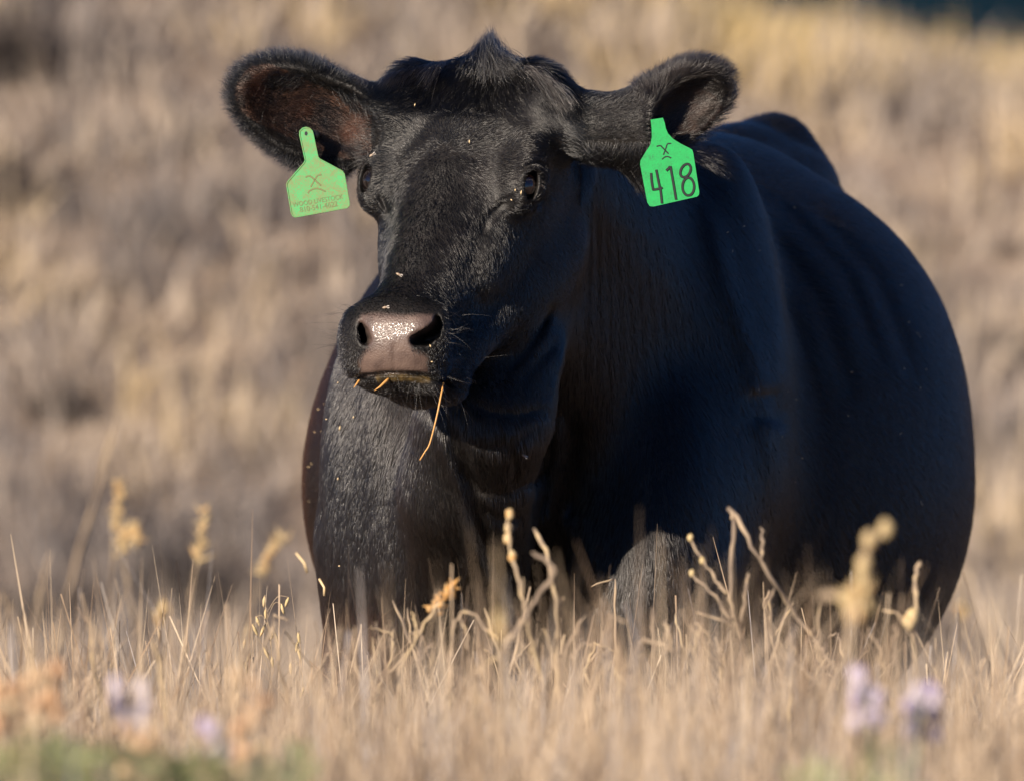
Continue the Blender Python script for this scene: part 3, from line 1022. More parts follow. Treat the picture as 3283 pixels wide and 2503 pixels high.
def tube(pts, radii, sides=8, flat=1.0):
    pts = [np.asarray(p, float) for p in pts]
    if not hasattr(radii, '__len__'):
        radii = [radii] * len(pts)
    v, f = [], []
    for i, p in enumerate(pts):
        d = pts[min(i + 1, len(pts) - 1)] - pts[max(i - 1, 0)]
        d /= np.linalg.norm(d) + 1e-12
        ref = np.array([0.0, 1.0, 0.0]) if abs(d[1]) < 0.9 else np.array([1.0, 0.0, 0.0])
        s = np.cross(d, ref); s /= np.linalg.norm(s)
        u = np.cross(s, d)
        for k in range(sides):
            a = 2 * math.pi * k / sides
            v.append(p + radii[i] * (math.cos(a) * s + flat * math.sin(a) * u))
    for i in range(len(pts) - 1):
        for k in range(sides):
            f.append((i * sides + k, i * sides + (k + 1) % sides, (i + 1) * sides + (k + 1) % sides, (i + 1) * sides + k))
    f.append(tuple(range(sides - 1, -1, -1)))
    f.append(tuple((len(pts) - 1) * sides + k for k in range(sides)))
    return v, f


def tag_material(name, base, dirt, dirt_amount):
    m, nt, bs = material(name)
    tc = node(nt, "ShaderNodeTexCoord")
    n1 = node(nt, "ShaderNodeTexNoise"); n1.inputs["Scale"].default_value = 70; n1.inputs["Detail"].default_value = 7; n1.inputs["Roughness"].default_value = 0.7
    n2 = node(nt, "ShaderNodeTexNoise"); n2.inputs["Scale"].default_value = 600; n2.inputs["Detail"].default_value = 3
    for n_ in (n1, n2):
        nt.links.new(tc.outputs["Object"], n_.inputs["Vector"])
    mul = node(nt, "ShaderNodeMath", operation='MULTIPLY')
    nt.links.new(n1.outputs["Fac"], mul.inputs[0]); nt.links.new(n2.outputs["Fac"], mul.inputs[1])
    c = ramp(nt, mul.outputs[0], [(0.16, base), (0.30, tuple(b * (1 - dirt_amount) + d * dirt_amount for b, d in zip(base, dirt))), (0.45, dirt)])
    nt.links.new(c, bs.inputs["Base Color"])
    bs.inputs["Roughness"].default_value = 0.5
    bs.inputs["Specular IOR Level"].default_value = 0.3
    bs.inputs["Subsurface Weight"].default_value = 0.0
    return m


m_tagA = tag_material("dirty pale green plastic", (0.045, 0.31, 0.10), (0.15, 0.16, 0.06), 0.75)
m_tagB = tag_material("bright green plastic", (0.001, 0.30, 0.065), (0.010, 0.12, 0.04), 0.35)
m_inkB, nt, bs = material("black tag ink"); bs.inputs["Base Color"].default_value = (0.012, 0.012, 0.012, 1); bs.inputs["Roughness"].default_value = 0.3
m_ink2, nt, bs = material("raised dark numeral"); bs.inputs["Base Color"].default_value = (0.010, 0.009, 0.008, 1); bs.inputs["Roughness"].default_value = 0.32
m_inkA, nt, bs = material("faded brown print"); bs.inputs["Base Color"].default_value = (0.105, 0.120, 0.036, 1); bs.inputs["Roughness"].default_value = 0.6


class TagPlane:
    """a flat tag hung in the scene: plan point -> point on its plane, which is turned about the upright"""
    def __init__(self, px, py, Y, slope_x, slope_z):
        self.px, self.Y, self.py, self.sx, self.sz = px, Y, py, slope_x, slope_z

    def at(self, x, y, off=0.0):
        Y = self.Y + (x - self.px) / PXM * self.sx + (y - self.py) / PXM * self.sz
        return W(x, y, Y - off)


def stroke(plane, pts, half, off, thick, mat, name, parent, closed=False):
    """a printed or raised line of given half width"""
    pts = [np.array(p, float) for p in pts]
    n = len(pts)
    L, R = [], []
    for i, p in enumerate(pts):
        a = pts[(i - 1) % n] if closed or i > 0 else p
        b = pts[(i + 1) % n] if closed or i < n - 1 else p
        d = b - a; d /= np.linalg.norm(d) + 1e-9
        nn = np.array([-d[1], d[0]]) * half
        ext = 0
        L.append(p + nn + ext); R.append(p - nn + ext)
    v, f = [], []
    for l, r, p in zip(L, R, pts):
        v += [plane.at(*l, off * 0.0 - 0.0002), plane.at(*((l * 0.6 + p * 0.4)), off), plane.at(*((r * 0.6 + p * 0.4)), off), plane.at(*r, off * 0.0 - 0.0002)]
    m = n if closed else n - 1
    for i in range(m):
        j = (i + 1) % n
        for k in range(3):
            f.append((i * 4 + k, i * 4 + k + 1, j * 4 + k + 1, j * 4 + k))
    if not closed:
        f.append((0, 1, 2, 3)); f.append((4 * (n - 1) + 3, 4 * (n - 1) + 2, 4 * (n - 1) + 1, 4 * (n - 1)))
    return new_mesh_object(name, np.array(v) - np.array(parent.location), f, mat, parent, smooth=False)


def curve_pts(ctrl, steps=10):
    """smooth polyline through control points"""
    c = [np.array(p, float) for p in ctrl]
    c = [2 * c[0] - c[1]] + c + [2 * c[-1] - c[-2]]
    out = []
    for i in range(1, len(c) - 2):
        for t in np.linspace(0, 1, steps, endpoint=False):
            out.append(0.5 * (2 * c[i] + (c[i + 1] - c[i - 1]) * t + (2 * c[i - 1] - 5 * c[i] + 4 * c[i + 1] - c[i + 2]) * t ** 2 + (3 * c[i] - c[i - 1] - 3 * c[i + 1] + c[i + 2]) * t ** 3))
    out.append(c[-2])
    return out


def zA(x, y):
    return (880 + x * 0.2024, 380 + y * 0.2024)


def zB(x, y):
    return (2000 + x * 0.2024, 360 + y * 0.2024)


def lettering(plane, text, cx, cy, width, ang, mat, parent, squash=1.0):
    cu = bpy.data.curves.new("lettering", 'FONT')
    cu.body = text
    cu.align_x = 'CENTER'
    ob = bpy.data.objects.new("lettering", cu)
    COL.objects.link(ob)
    dg = bpy.context.evaluated_depsgraph_get()
    me = bpy.data.meshes.new_from_object(ob.evaluated_get(dg))
    bpy.data.objects.remove(ob)
    co = np.array([v.co[:] for v in me.vertices])
    w = co[:, 0].max() - co[:, 0].min()
    co[:, :2] *= width / w
    ca, sa = math.cos(math.radians(ang)), math.sin(math.radians(ang))
    for v, c in zip(me.vertices, co):
        x = c[0] * ca - c[1] * squash * sa
        y = c[0] * sa + c[1] * squash * ca
        v.co = plane.at(cx + x, cy - y, 0.0004) - np.array(parent.location)
    me.materials.append(mat)
    o2 = bpy.data.objects.new("lettering", me)
    COL.objects.link(o2)
    o2.parent = parent


def make_tag_a():
    plane = TagPlane(1000, 560, 0.045, -0.10, -0.05)
    root = empty("ear_tag", W(981, 428, 0.07))
    tag(root, "dirty pale green ear tag with a long stem and faded brown lettering", "ear tag", "ear tags")
    out = [zA(*p) for p in ((395, 250), (400, 190), (440, 150), (500, 133), (560, 150), (598, 190), (612, 240), (688, 600))]
    out += [zA(*p) for p in ((715, 640), (1080, 835), (1112, 880), (1192, 1330))]
    out += [zA(*p) for p in ((1192, 1390), (1160, 1425), (330, 1575), (285, 1555), (262, 1510), (185, 1050), (200, 1010), (465, 705), (486, 660))]
    fr = [plane.at(*p) for p in out]
    v, f = extrude_poly(fr, 0.0022)
    o = new_mesh_object("plate", np.array(v) - np.array(root.location), f, m_tagA, root, smooth=False)
    # moulded rim
    rim = [(p[0] * 0.985 + 0.015 * 1010, p[1] * 0.985 + 0.015 * 575) for p in out]
    stroke(plane, rim, 2.2, 0.0009, 0, m_tagA, "rim", root, closed=True)
    hole = [zA(500 + 24 * math.cos(a), 240 + 34 * math.sin(a)) for a in np.linspace(0, 2 * math.pi, 16, endpoint=False)]
    new_mesh_object("hole", np.array([plane.at(*p, 0.0003) for p in hole]) - np.array(root.location), [tuple(range(16))], m_inkB, root, smooth=False)
    # stud through the ear
    c = plane.at(*zA(640, 260)); d = c.copy(); d[1] = (surface_y(1006, 432, 0.0, 0.3) or 0.10) + 0.01
    v, f = tube([c + (0, 0.004, 0), d], 0.007, 12)
    new_mesh_object("stud", np.array(v) - np.array(root.location), f, m_inkB, root)
    b1 = [zA(*p) for p in ((490, 935), (545, 915), (590, 935), (735, 1065))]
    b2 = [zA(*p) for p in ((745, 893), (690, 905), (650, 950), (575, 1085))]
    b3 = [zA(*p) for p in ((525, 1190), (570, 1140), (640, 1115), (720, 1122), (805, 1160))]
    for b in (b1, b2, b3):
        stroke(plane, curve_pts(b, 6), 3.0, 0.0004, 0, m_inkA, "brand_mark", root)
    lettering(plane, "WOOD LIVESTOCK", *zA(690, 1340), 163, 9.5, m_inkA, root, 1.15)
    lettering(plane, "810-541-4622", *zA(705, 1440), 122, 9.5, m_inkA, root, 1.1)
    return root


def make_tag_b():
    plane = TagPlane(2150, 560, -0.050, -0.06, -0.10)
    root = empty("ear_tag", W(2115, 395, -0.03))
    tag(root, "bright green ear tag with the raised black number 418", "ear tag", "ear tags")
    out = [zB(*p) for p in ((425, 120), (620, 90), (650, 180), (665, 260), (700, 340), (780, 425), (900, 500), (1040, 570), (1085, 600), (1100, 650), (1195, 1260))]
    out += [zB(*p) for p in ((1190, 1310), (1160, 1340), (470, 1497), (410, 1490), (372, 1430), (258, 830), (265, 765), (360, 610), (420, 520), (443, 400), (440, 250))]
    fr = [plane.at(*p) for p in out]
    v, f = extrude_poly(fr, 0.0022)
    new_mesh_object("plate", np.array(v) - np.array(root.location), f, m_tagB, root, smooth=False)
    v, f = uv_ball(0.0085, 12, 8)
    new_mesh_object("stud", np.array(v) * (1.3, 1.0, 0.9) + W(2112, 388, (surface_y(2105, 385, -0.2, 0.2) or -0.03) - 0.002) - np.array(root.location), f, m_inkB, root)
    S = lambda pts, h, off, mat, nm, **k: stroke(plane, [zB(*p) for p in pts], h, off, 0, mat, nm, root, **k)
    S(curve_pts([(432, 965), (440, 1080), (462, 1225)], 4) + curve_pts([(462, 1232), (530, 1222), (610, 1200)], 3), 4.4, 0.0015, m_ink2, "digit")
    S(curve_pts([(512, 912), (560, 1150), (582, 1250), (604, 1445)], 4), 4.4, 0.0017, m_ink2, "digit")
    S([(672, 930), (735, 865)] + curve_pts([(738, 862), (780, 1100), (828, 1385)], 4), 4.6, 0.0016, m_ink2, "digit")
    ra = math.radians(-9)
    eight = []
    for t in np.linspace(0, 2 * math.pi, 44, endpoint=False):
        # one closed loop each for the bowls, joined at the waist
        eight.append(t)
    up = [(978 + 82 * math.cos(t) * math.cos(ra) - 105 * math.sin(t) * math.sin(ra) * -1, 928 + 82 * math.cos(t) * math.sin(ra) + 105 * math.sin(t) * math.cos(ra)) for t in eight]
    lo = [(1022 + 92 * math.cos(t) - 26 * math.sin(t) * -0.35, 1182 + 92 * math.cos(t) * math.sin(ra) + 140 * math.sin(t)) for t in eight]
    S(up, 4.6, 0.0015, m_ink2, "digit", closed=True)
    S(lo, 4.6, 0.0014, m_ink2, "digit", closed=True)
    S(curve_pts([(518, 545), (578, 533), (620, 570), (708, 660)], 5), 2.6, 0.0004, m_inkB, "brand_mark")
    S(curve_pts([(750, 497), (692, 508), (668, 570), (628, 680)], 5), 2.6, 0.0004, m_inkB, "brand_mark")
    S(curve_pts([(607, 752), (640, 720), (690, 705), (750, 728)], 5), 2.6, 0.0004, m_inkB, "brand_mark")
    return root


make_tag_a()
make_tag_b()

# straws and seeds
m_straw, nt, bs = material("golden straw"); bs.inputs["Base Color"].default_value = (0.56, 0.29, 0.085, 1); bs.inputs["Roughness"].default_value = 0.5
m_seed, nt, bs = material("pale chaff"); bs.inputs["Base Color"].default_value = (0.62, 0.47, 0.27, 1); bs.inputs["Roughness"].default_value = 0.6


def straw(name, pts, radii, label, mat=m_straw):
    base = np.array(pts[0])
    v, f = tube(pts, radii, 6)
    return tag(new_mesh_object(name, np.array(v) - base, f, mat), label, "straw")


def set_loc(o, p):
    o.location = tuple(p)
    return o


ym = (surface_y(1418, 1232, -0.3, 0.2) or -0.13) - 0.004
pts = curve_pts([W(1422, 1228, ym + 0.012), W(1415, 1262, ym - 0.012), W(1400, 1335, ym - 0.02), W(1378, 1420, ym - 0.02), W(1362, 1448, ym - 0.02), W(1346, 1474, ym - 0.018)], 5)
set_loc(straw("straw", pts, list(np.linspace(0.0013, 0.0008, len(pts))), "long golden straw hanging from the corner of the cow's mouth"), pts[0])
yl = (surface_y(1240, 1216, -0.3, 0.2) or -0.15)
pts = [W(1252, 1208, yl + 0.006), W(1238, 1222, yl - 0.008), W(1218, 1240, yl - 0.014), W(1200, 1252, yl - 0.016)]
set_loc(straw("straw", pts, [0.0016, 0.0021, 0.0013, 0.0003], "short orange straw poking out at the middle of the cow's lips"), pts[0])
yl = (surface_y(1150, 1208, -0.3, 0.2) or -0.12)
pts = [W(1168, 1204, yl + 0.008), W(1150, 1222, yl - 0.008), W(1134, 1243, yl - 0.014)]
set_loc(straw("straw", pts, [0.0015, 0.0018, 0.0003], "short orange straw poking out at the far end of the cow's lips beside the chest"), pts[0])
for (x0, y0, x1, y1, lab) in ((950, 1772, 985, 1835, "thin pale straw caught on the bulge of the belly behind the foreleg"),
                              (1024, 1855, 1040, 1908, "short thick pale straw stuck to the belly low behind the foreleg")):
    ys_ = (surface_y(x1, y1, 0.0, 1.9) or 1.2) - 0.014
    q = [W(x, y, ys_ + d_) for x, y, d_ in ((x0, y0, 0.012), ((x0 + x1) / 2 + 8, (y0 + y1) / 2, 0.0), (x1, y1, 0.004))]
    set_loc(straw("straw", q, 0.0019, lab, m_seed), q[0])


def flake(x, y, s=1.0):
    Y_ = surface_y(x, y, -0.3, 1.9)
    if Y_ is None:
        return None
    a = rng.uniform(0, math.pi)
    d = np.array([math.cos(a), 0.0, math.sin(a)]) * rng.uniform(0.0016, 0.0034) * s
    c = W(x, y, Y_ - 0.0045)
    v, f = tube([-d, np.zeros(3) + (0, -0.001, 0), d], [0.0004 * s, 0.0011 * s, 0.0004 * s], 5)
    return set_loc(new_mesh_object("chaff_flake", v, f, m_seed), c)


for (x, y) in ((1075, 1238), (1062, 1268), (1048, 1302), (1026, 1335), (1018, 1368), (1123, 1370), (1000, 1480), (983, 1520), (1090, 1492), (984, 1620), (968, 1690), (1000, 1478),
               (1016, 1400), (975, 1560), (1060, 1388), (1070, 1812)):
    o = flake(x + rng.normal() * 14, y + rng.normal() * 18, rng.uniform(0.5, 1.1))
    if o: tag(o, "pale speck of chaff on the black belly and shoulder under the cow's chin", "chaff", "chaff specks on the sunlit shoulder")
for (x, y, lab) in ((1652, 610, "cream seed at the inner corner of the cow's shaded eye"), (1671, 618, "cream seed under the lower lid of the cow's shaded eye"), (1640, 642, "cream seed lying in the tear crease below the cow's shaded eye"),
                    (1330, 337, "cream seed in the hair of the cow's forehead"), (1380, 1110, "cream seed below the open nostril"), (1385, 1160, "long cream seed standing beside the nose pad"),
                    (1505, 455, "cream seed on the middle of the forehead")):
    o = flake(x, y, 1.0)
    if o: tag(o, lab, "seed")
for i_ in range(26):
    x, y = rng.uniform(2250, 2980), rng.uniform(640, 1650)
    if x < 2300 and y < 760: continue
    o = flake(x, y, 0.75)
    if o: tag(o, "small pale fleck on the shaded flank of the cow", "chaff", "flecks on the shaded flank")

m_fly, nt, bs = material("fly body"); bs.inputs["Base Color"].default_value = (0.28, 0.21, 0.15, 1); bs.inputs["Roughness"].default_value = 0.4
m_wing, nt, bs = material("fly wing"); bs.inputs["Base Color"].default_value = (0.42, 0.38, 0.34, 1); bs.inputs["Roughness"].default_value = 0.2; bs.inputs["Alpha"].default_value = 0.8
for (x, y, a, lab) in ((1192, 498, 30, "fly on the cow's brow above the sunlit eye"), (1278, 880, -25, "fly on the bridge of the cow's nose"), (1235, 986, 10, "fly just above the cow's nose pad"),
                       (1680, 1460, -30, "fly on the wrinkled dewlap of the cow")):
    Y_ = surface_y(x, y, -0.3, 1.0)
    root = empty("fly", W(x, y, Y_ - 0.004))
    tag(root, lab, "fly", "flies on the cow")
    ca, sa = math.cos(math.radians(a)), math.sin(math.radians(a))
    dx = np.array([ca, 0, sa])
    v, f = tube([-dx * 0.004, -dx * 0.0015, dx * 0.002, dx * 0.0042], [0.0006, 0.0018, 0.0017, 0.0006], 7)
    new_mesh_object("body", v, f, m_fly, root)
    for sg in (-1, 1):
        nz = np.array([-sa, 0, ca]) * sg
        w = [dx * 0.001 + nz * 0.0006 - np.array([0, 0.002, 0]), dx * 0.0055 + nz * 0.0006 - np.array([0, 0.0026, 0]), dx * 0.0060 + nz * 0.0016 - np.array([0, 0.0026, 0]), dx * 0.004 + nz * 0.0024 - np.array([0, 0.0022, 0])]
        new_mesh_object("wing", w, [(0, 1, 2, 3)], m_wing, root, smooth=False)
# ------------------------------------------------------------------ dry vegetation
def grass_material(name, stops, trans=0.3):
    m, nt, bs = material(name)
    nt.nodes.remove(bs)
    at = node(nt, "ShaderNodeAttribute", attribute_name="tint")
    c = ramp(nt, at.outputs["Fac"], stops)
    d = node(nt, "ShaderNodeBsdfDiffuse"); t = node(nt, "ShaderNodeBsdfTranslucent"); mx = node(nt, "ShaderNodeMixShader")
    mx.inputs[0].default_value = trans
    nt.links.new(c, d.inputs[0]); nt.links.new(c, t.inputs[0])
    nt.links.new(d.outputs[0], mx.inputs[1]); nt.links.new(t.outputs[0], mx.inputs[2])
    nt.links.new(mx.outputs[0], nt.nodes["Material Output"].inputs[0])
    return m


DRY = [(0.0, (0.15, 0.115, 0.09)), (0.25, (0.30, 0.21, 0.14)), (0.5, (0.42, 0.32, 0.23)), (0.75, (0.56, 0.44, 0.315)), (0.92, (0.66, 0.54, 0.40)), (1.0, (0.42, 0.40, 0.41))]
m_dry = grass_material("dry grass blades", DRY, 0.25)
m_hill = grass_material("hillside bunch grass", [(0.0, (0.10, 0.09, 0.092)), (0.3, (0.25, 0.225, 0.215)), (0.55, (0.45, 0.38, 0.32)), (0.8, (0.60, 0.495, 0.385)), (1.0, (0.60, 0.45, 0.20))], 0.25)
m_stalk = grass_material("dry weed stalk", [(0.0, (0.19, 0.15, 0.12)), (0.5, (0.37, 0.285, 0.20)), (1.0, (0.52, 0.40, 0.24))], 0.1)
m_bud = grass_material("dry seed head", [(0.0, (0.55, 0.43, 0.22)), (0.5, (0.60, 0.47, 0.28)), (1.0, (0.55, 0.30, 0.10))], 0.2)
m_green = grass_material("grey green leaf", [(0.0, (0.12, 0.16, 0.085)), (0.5, (0.26, 0.285, 0.14)), (1.0, (0.42, 0.40, 0.20))], 0.3)
m_purple = grass_material("violet petal", [(0.0, (0.34, 0.27, 0.50)), (0.4, (0.56, 0.49, 0.64)), (1.0, (0.74, 0.67, 0.68))], 0.3)
m_orange = grass_material("withered orange petal", [(0.0, (0.52, 0.30, 0.17)), (0.5, (0.64, 0.42, 0.26)), (1.0, (0.70, 0.58, 0.40))], 0.3)


def set_tint(ob, values):
    at = ob.data.attributes.new("tint", 'FLOAT', 'POINT')
    at.data.foreach_set("value", np.asarray(values, np.float32))


def blades(roots, yaw, length, lean, curl, width, levels=4, kink=None):
    n = len(roots)
    t = np.linspace(0, 1, levels)[None]
    ang = lean[:, None] + curl[:, None] * t ** 1.3
    if kink is not None:
        ang = ang + np.where(t > 0.55, kink[:, None], 0)
    seg = (length / (levels - 1))[:, None]
    ds = np.concatenate([np.zeros((n, 1)), np.cumsum(np.sin(ang[:, 1:]) * seg, 1)], 1)
    dz = np.concatenate([np.zeros((n, 1)), np.cumsum(np.cos(ang[:, 1:]) * seg, 1)], 1)
    dirx, diry = np.cos(yaw)[:, None], np.sin(yaw)[:, None]
    C = np.stack([roots[:, 0:1] + ds * dirx, roots[:, 1:2] + ds * diry, roots[:, 2:3] + dz], 2)
    wyaw = yaw + math.pi / 2 + rng.normal(size=n) * 0.8
    wv = np.stack([np.cos(wyaw), np.sin(wyaw), np.zeros(n)], 1)[:, None] * (width[:, None] * (1 - t ** 1.6 * 0.93))[:, :, None] * 0.5
    V = np.stack([C - wv, C + wv], 2).reshape(-1, 3)
    i = np.arange(n)[:, None] * levels * 2 + np.arange(levels - 1)[None] * 2
    i = i.ravel()
    return V, np.stack([i, i + 1, i + 3, i + 2], 1)


def foreground_grass():
    n1, n2 = 92000, 26000
    y1 = rng.uniform(-5.8, 0.9, n1)
    x1 = rng.uniform(-1, 1, n1) * (0.0446 * (16 + y1) + 0.16)
    x = np.concatenate([x1, rng.uniform(-2.4, 2.4, n2)])
    y = np.concatenate([y1, rng.uniform(-6.5, 6.0, n2)])
    n = len(x)
    P3 = np.stack([x, y, np.zeros(n)], 1)
    patch = vnoise(P3, 2.6, 31) * 0.6 + vnoise(P3, 7.0, 32) * 0.4
    keep = rng.random(n) < np.clip(0.62 + 0.8 * patch, 0.10, 1) * (1 - 0.62 * sstep(-y, 4.2, 4.7)) * np.where((y > -2.4) & (y < 0.2), 0.75, 1.0)
    x, y, patch = x[keep], y[keep], patch[keep]
    n = len(x)
    near = sstep(-y, 1.5, 5.0)
    L = rng.normal(0.325, 0.10, n) + 0.19 * patch
    L = np.minimum(L, rng.normal(0.415, 0.045, n) + 0.12 * sstep(patch, 0.15, 0.55))
    tall = rng.random(n) < np.where(y > -2.5, 0.010, 0.002)
    L = np.where(tall, L + rng.uniform(0.05, 0.19, n), L)
    L = np.clip(L, 0.08, 0.60)
    L = L + 0.15 * np.clip(1 - ground_z(x, y) / 0.2, 0, 1) * (y < 0.4)
    L = np.where(y > 0.4, L * 0.8, L)
    roots = np.stack([x, y, ground_z(x, y) - 0.01], 1)
    kink = np.where(rng.random(n) < 0.4, rng.uniform(-1.2, 2.2, n), 0.0)
    wd = rng.gamma(2.5, 0.0013, n) + 0.0009
    V, F = blades(roots, rng.uniform(0, 2 * math.pi, n), L, np.where(rng.random(n) < 0.3, rng.uniform(0.5, 1.25, n), np.abs(rng.normal(0, 0.45, n))), rng.normal(0.35, 0.9, n), wd, 5, kink)
    o = new_mesh_object("dry_grass", V, F, m_dry, smooth=False)
    tint = np.clip(0.56 + 0.30 * vnoise(roots, 2.3, 41) + 0.34 * vnoise(roots, 7.0, 42) + rng.normal(0, 0.22, n), 0, 1)
    # coarser broken stems in the same tangle
    m = 9500
    y2 = rng.uniform(-3.0, 0.2, m)
    x2 = rng.uniform(-1, 1, m) * (0.0446 * (16 + y2) + 0.4)
    r2 = np.stack([x2, y2, ground_z(x2, y2) - 0.01], 1)
    V2, F2 = blades(r2, rng.uniform(0, 2 * math.pi, m), np.minimum(rng.normal(0.37, 0.08, m), 0.50) + 0.16 * np.clip(1 - ground_z(x2, y2) / 0.2, 0, 1), np.abs(rng.normal(0.05, 0.55, m)), rng.normal(0.1, 0.5, m), rng.gamma(3.0, 0.0009, m) + 0.0016, 5,
                    np.where(rng.random(m) < 0.7, rng.uniform(-1.9, 1.9, m), 0.0))
    V2 = V2 + rng.normal(size=V2.shape) * 0.0006
    bpy.data.objects.remove(o)
    o = new_mesh_object("dry_grass", np.concatenate([V, V2]), np.concatenate([F, F2 + len(V)]), m_dry, smooth=False)
    set_tint(o, np.concatenate([np.repeat(tint, 10), np.repeat(np.clip(rng.normal(0.6, 0.28, m), 0, 1), 10)]))
    tag(o, "dense tangle of tan dry grass around the cow's legs", "grass", kind="stuff")


foreground_grass()


def hill_grass():
    nt_ = 12000
    tx, ty = rng.uniform(-6.0, 6.5, nt_), rng.uniform(13.0, 27.5, nt_)
    P3 = np.stack([tx, ty, np.zeros(nt_)], 1)
    pat = vnoise(P3, 1.1, 51) * 0.65 + vnoise(P3, 2.9, 52) * 0.45
    keep = rng.random(nt_) < np.clip(0.78 + 0.8 * pat, 0.30, 1)
    tx, ty, pat = tx[keep], ty[keep], pat[keep]
    per = 16
    n = len(tx) * per
    cx, cy = np.repeat(tx, per), np.repeat(ty, per)
    yaw = rng.uniform(0, 2 * math.pi, n)
    r = np.abs(rng.normal(0, 0.06, n))
    x, y = cx + r * np.cos(yaw), cy + r * np.sin(yaw)
    roots = np.stack([x, y, ground_z(x, y) - 0.02], 1)
    size = np.repeat(rng.uniform(0.7, 1.25, len(tx)), per)
    gold = sstep(ty, 20.5, 23.5) * sstep(tx, -2.0, 1.2)
    base = np.clip(0.50 + 0.30 * vnoise(np.stack([tx, ty, tx * 0], 1), 1.3, 61) + 0.40 * vnoise(np.stack([tx, ty, tx * 0], 1), 2.6, 63) + rng.normal(0, 0.16, len(tx)) + 0.45 * gold, 0, 0.84 + 0.16 * gold)
    grey = rng.random(len(tx)) < 0.26 * (1 - gold)
    base = np.where(grey, rng.uniform(0.2, 0.42, len(tx)), base)
    L = rng.uniform(0.10, 0.27, n) * size * (1 + 0.25 * np.repeat(gold, per))
    V, F = blades(roots, yaw, L, np.abs(rng.normal(0.35, 0.45, n)), rng.normal(0.4, 0.4, n), rng.uniform(0.008, 0.018, n), 3)
    o = new_mesh_object("hillside_grass", V, F, m_hill, smooth=False)
    set_tint(o, np.repeat(np.clip(np.repeat(base, per) + rng.normal(0, 0.06, n), 0, 1), 6))
    tag(o, "tan and grey bunch grass covering the hillside behind the cow", "grass", kind="stuff")


hill_grass()


# low dark shrubs on the hillside
m_shrub = grass_material("dull shrub twig", [(0.0, (0.045, 0.042, 0.046)), (0.5, (0.09, 0.078, 0.074)), (1.0, (0.16, 0.13, 0.11))], 0.1)


def shrub_mesh(seed):
    n = 260
    yaw = rng.uniform(0, 2 * math.pi, n)
    r = np.abs(rng.normal(0, 0.05, n))
    roots = np.stack([r * np.cos(yaw), r * np.sin(yaw), np.zeros(n)], 1)
    V, F = blades(roots, yaw, rng.uniform(0.10, 0.30, n), np.abs(rng.normal(0.5, 0.4, n)), rng.normal(0.2, 0.5, n), rng.uniform(0.006, 0.014, n), 4)
    return V, F, np.repeat(rng.random(n), 8)


SHRUBS = []
for k_ in range(3):
    V, F, tt = shrub_mesh(k_)
    o = new_mesh_object("dry_shrub", V, F, m_shrub, smooth=False)
    set_tint(o, tt)
    SHRUBS.append(o)
    tag(o, "low dark twiggy shrub on the tan hillside behind the cow", "shrub", "dark shrubs on the hillside")
n_s = 0
for k_ in range(95):
    x, y = rng.uniform(-5.5, 5.5), rng.uniform(15.5, 24.0)
    if rng.random() < 0.3:
        continue
    o = SHRUBS[k_ % 3] if n_s < 3 and k_ % 3 == n_s else None
    if o is None:
        src = SHRUBS[k_ % 3]
        o = src.copy(); COL.objects.link(o)
    else:
        n_s += 1
    o.location = (x, y, float(ground_z(x, y)) - 0.02)
    o.rotation_euler = (0, 0, rng.uniform(0, 6.28))
    s_ = rng.uniform(0.5, 1.25)
    o.scale = (s_ * 1.2, s_ * 1.2, s_)


def ball(c, rx, rz, n=8, m=5):
    v, f = uv_ball(1.0, n, m)
    return np.array(v) * (rx, rx, rz) + c, f


def part_mesh(name, v, f, mat, root, tint):
    o = new_mesh_object(name, np.array(v) - np.array(root.location), f, mat, root)
    ring = np.repeat(rng.normal(0, 0.22, len(v) // 6 + 1), 6)[:len(v)]
    set_tint(o, np.clip(tint + ring + rng.normal(0, 0.14, len(v)), 0, 1))
    return o


def stalk_plant(name, Y, lines, label, cat, group=None, tint=0.5, to_ground=True):
    """lines: list of (points in plan, start radius, end radius, kind); the first is the main stem, drawn from its foot upwards"""
    first = lines[0][0]
    foot = W(*first[0], Y)
    gz = float(ground_z(foot[0], foot[1]))
    root = empty(name, (foot[0], foot[1], gz))
    tag(root, label, cat, group)
    for k, (pts, r1, r2, kind) in enumerate(lines):
        P3 = [W(x, y, Y + 0.03 * math.sin(0.01 * (x + y))) for x, y in pts]
        if kind == 'bud':
            for p in P3:
                v, f = ball(np.zeros(3), r1, r2, 9, 6)
                v = v * (1 + 0.35 * rng.random((len(v), 1))) + p
                part_mesh("bud", v, f, m_bud, root, tint - 0.15)
            continue
        if kind == 'head':
            c = curve_pts(P3, 9)
            for i, p in enumerate(c):
                for _ in range(2):
                    d = rng.normal(size=3) * (1, 1, 0.7) + (0, 0, 0.9)
                    d /= np.linalg.norm(d)
                    q = p + rng.normal(size=3) * r1 * 0.45
                    ln = r2 * rng.uniform(0.7, 1.5)
                    v, f = tube([q - d * ln * 0.4, q, q + d * ln * 0.5, q + d * ln * 1.3], [r1 * 0.08, r1 * 0.34, r1 * 0.22, r1 * 0.02], 6)
                    part_mesh("husk", v, f, m_bud, root, tint)
            continue
        if k == 0 and to_ground:
            P3 = [np.array([P3[0][0] + rng.normal() * 0.01, Y, gz - 0.01])] + P3
        c = [P3[i] + (P3[i + 1] - P3[i]) * t + rng.normal(size=3) * 0.0012 for i in range(len(P3) - 1) for t in (0.0, 0.25, 0.5, 0.75)] + [P3[-1]]
        rr = np.linspace(r1, r2, len(c)) * 0.56 * np.clip(1 + 0.16 * rng.normal(size=len(c)), 0.6, 1.5)
        rr[-1] *= 0.45
        v, f = tube(c, list(rr), 6)
        part_mesh("stem" if k == 0 else "branch", v, f, m_stalk, root, tint)
    return root


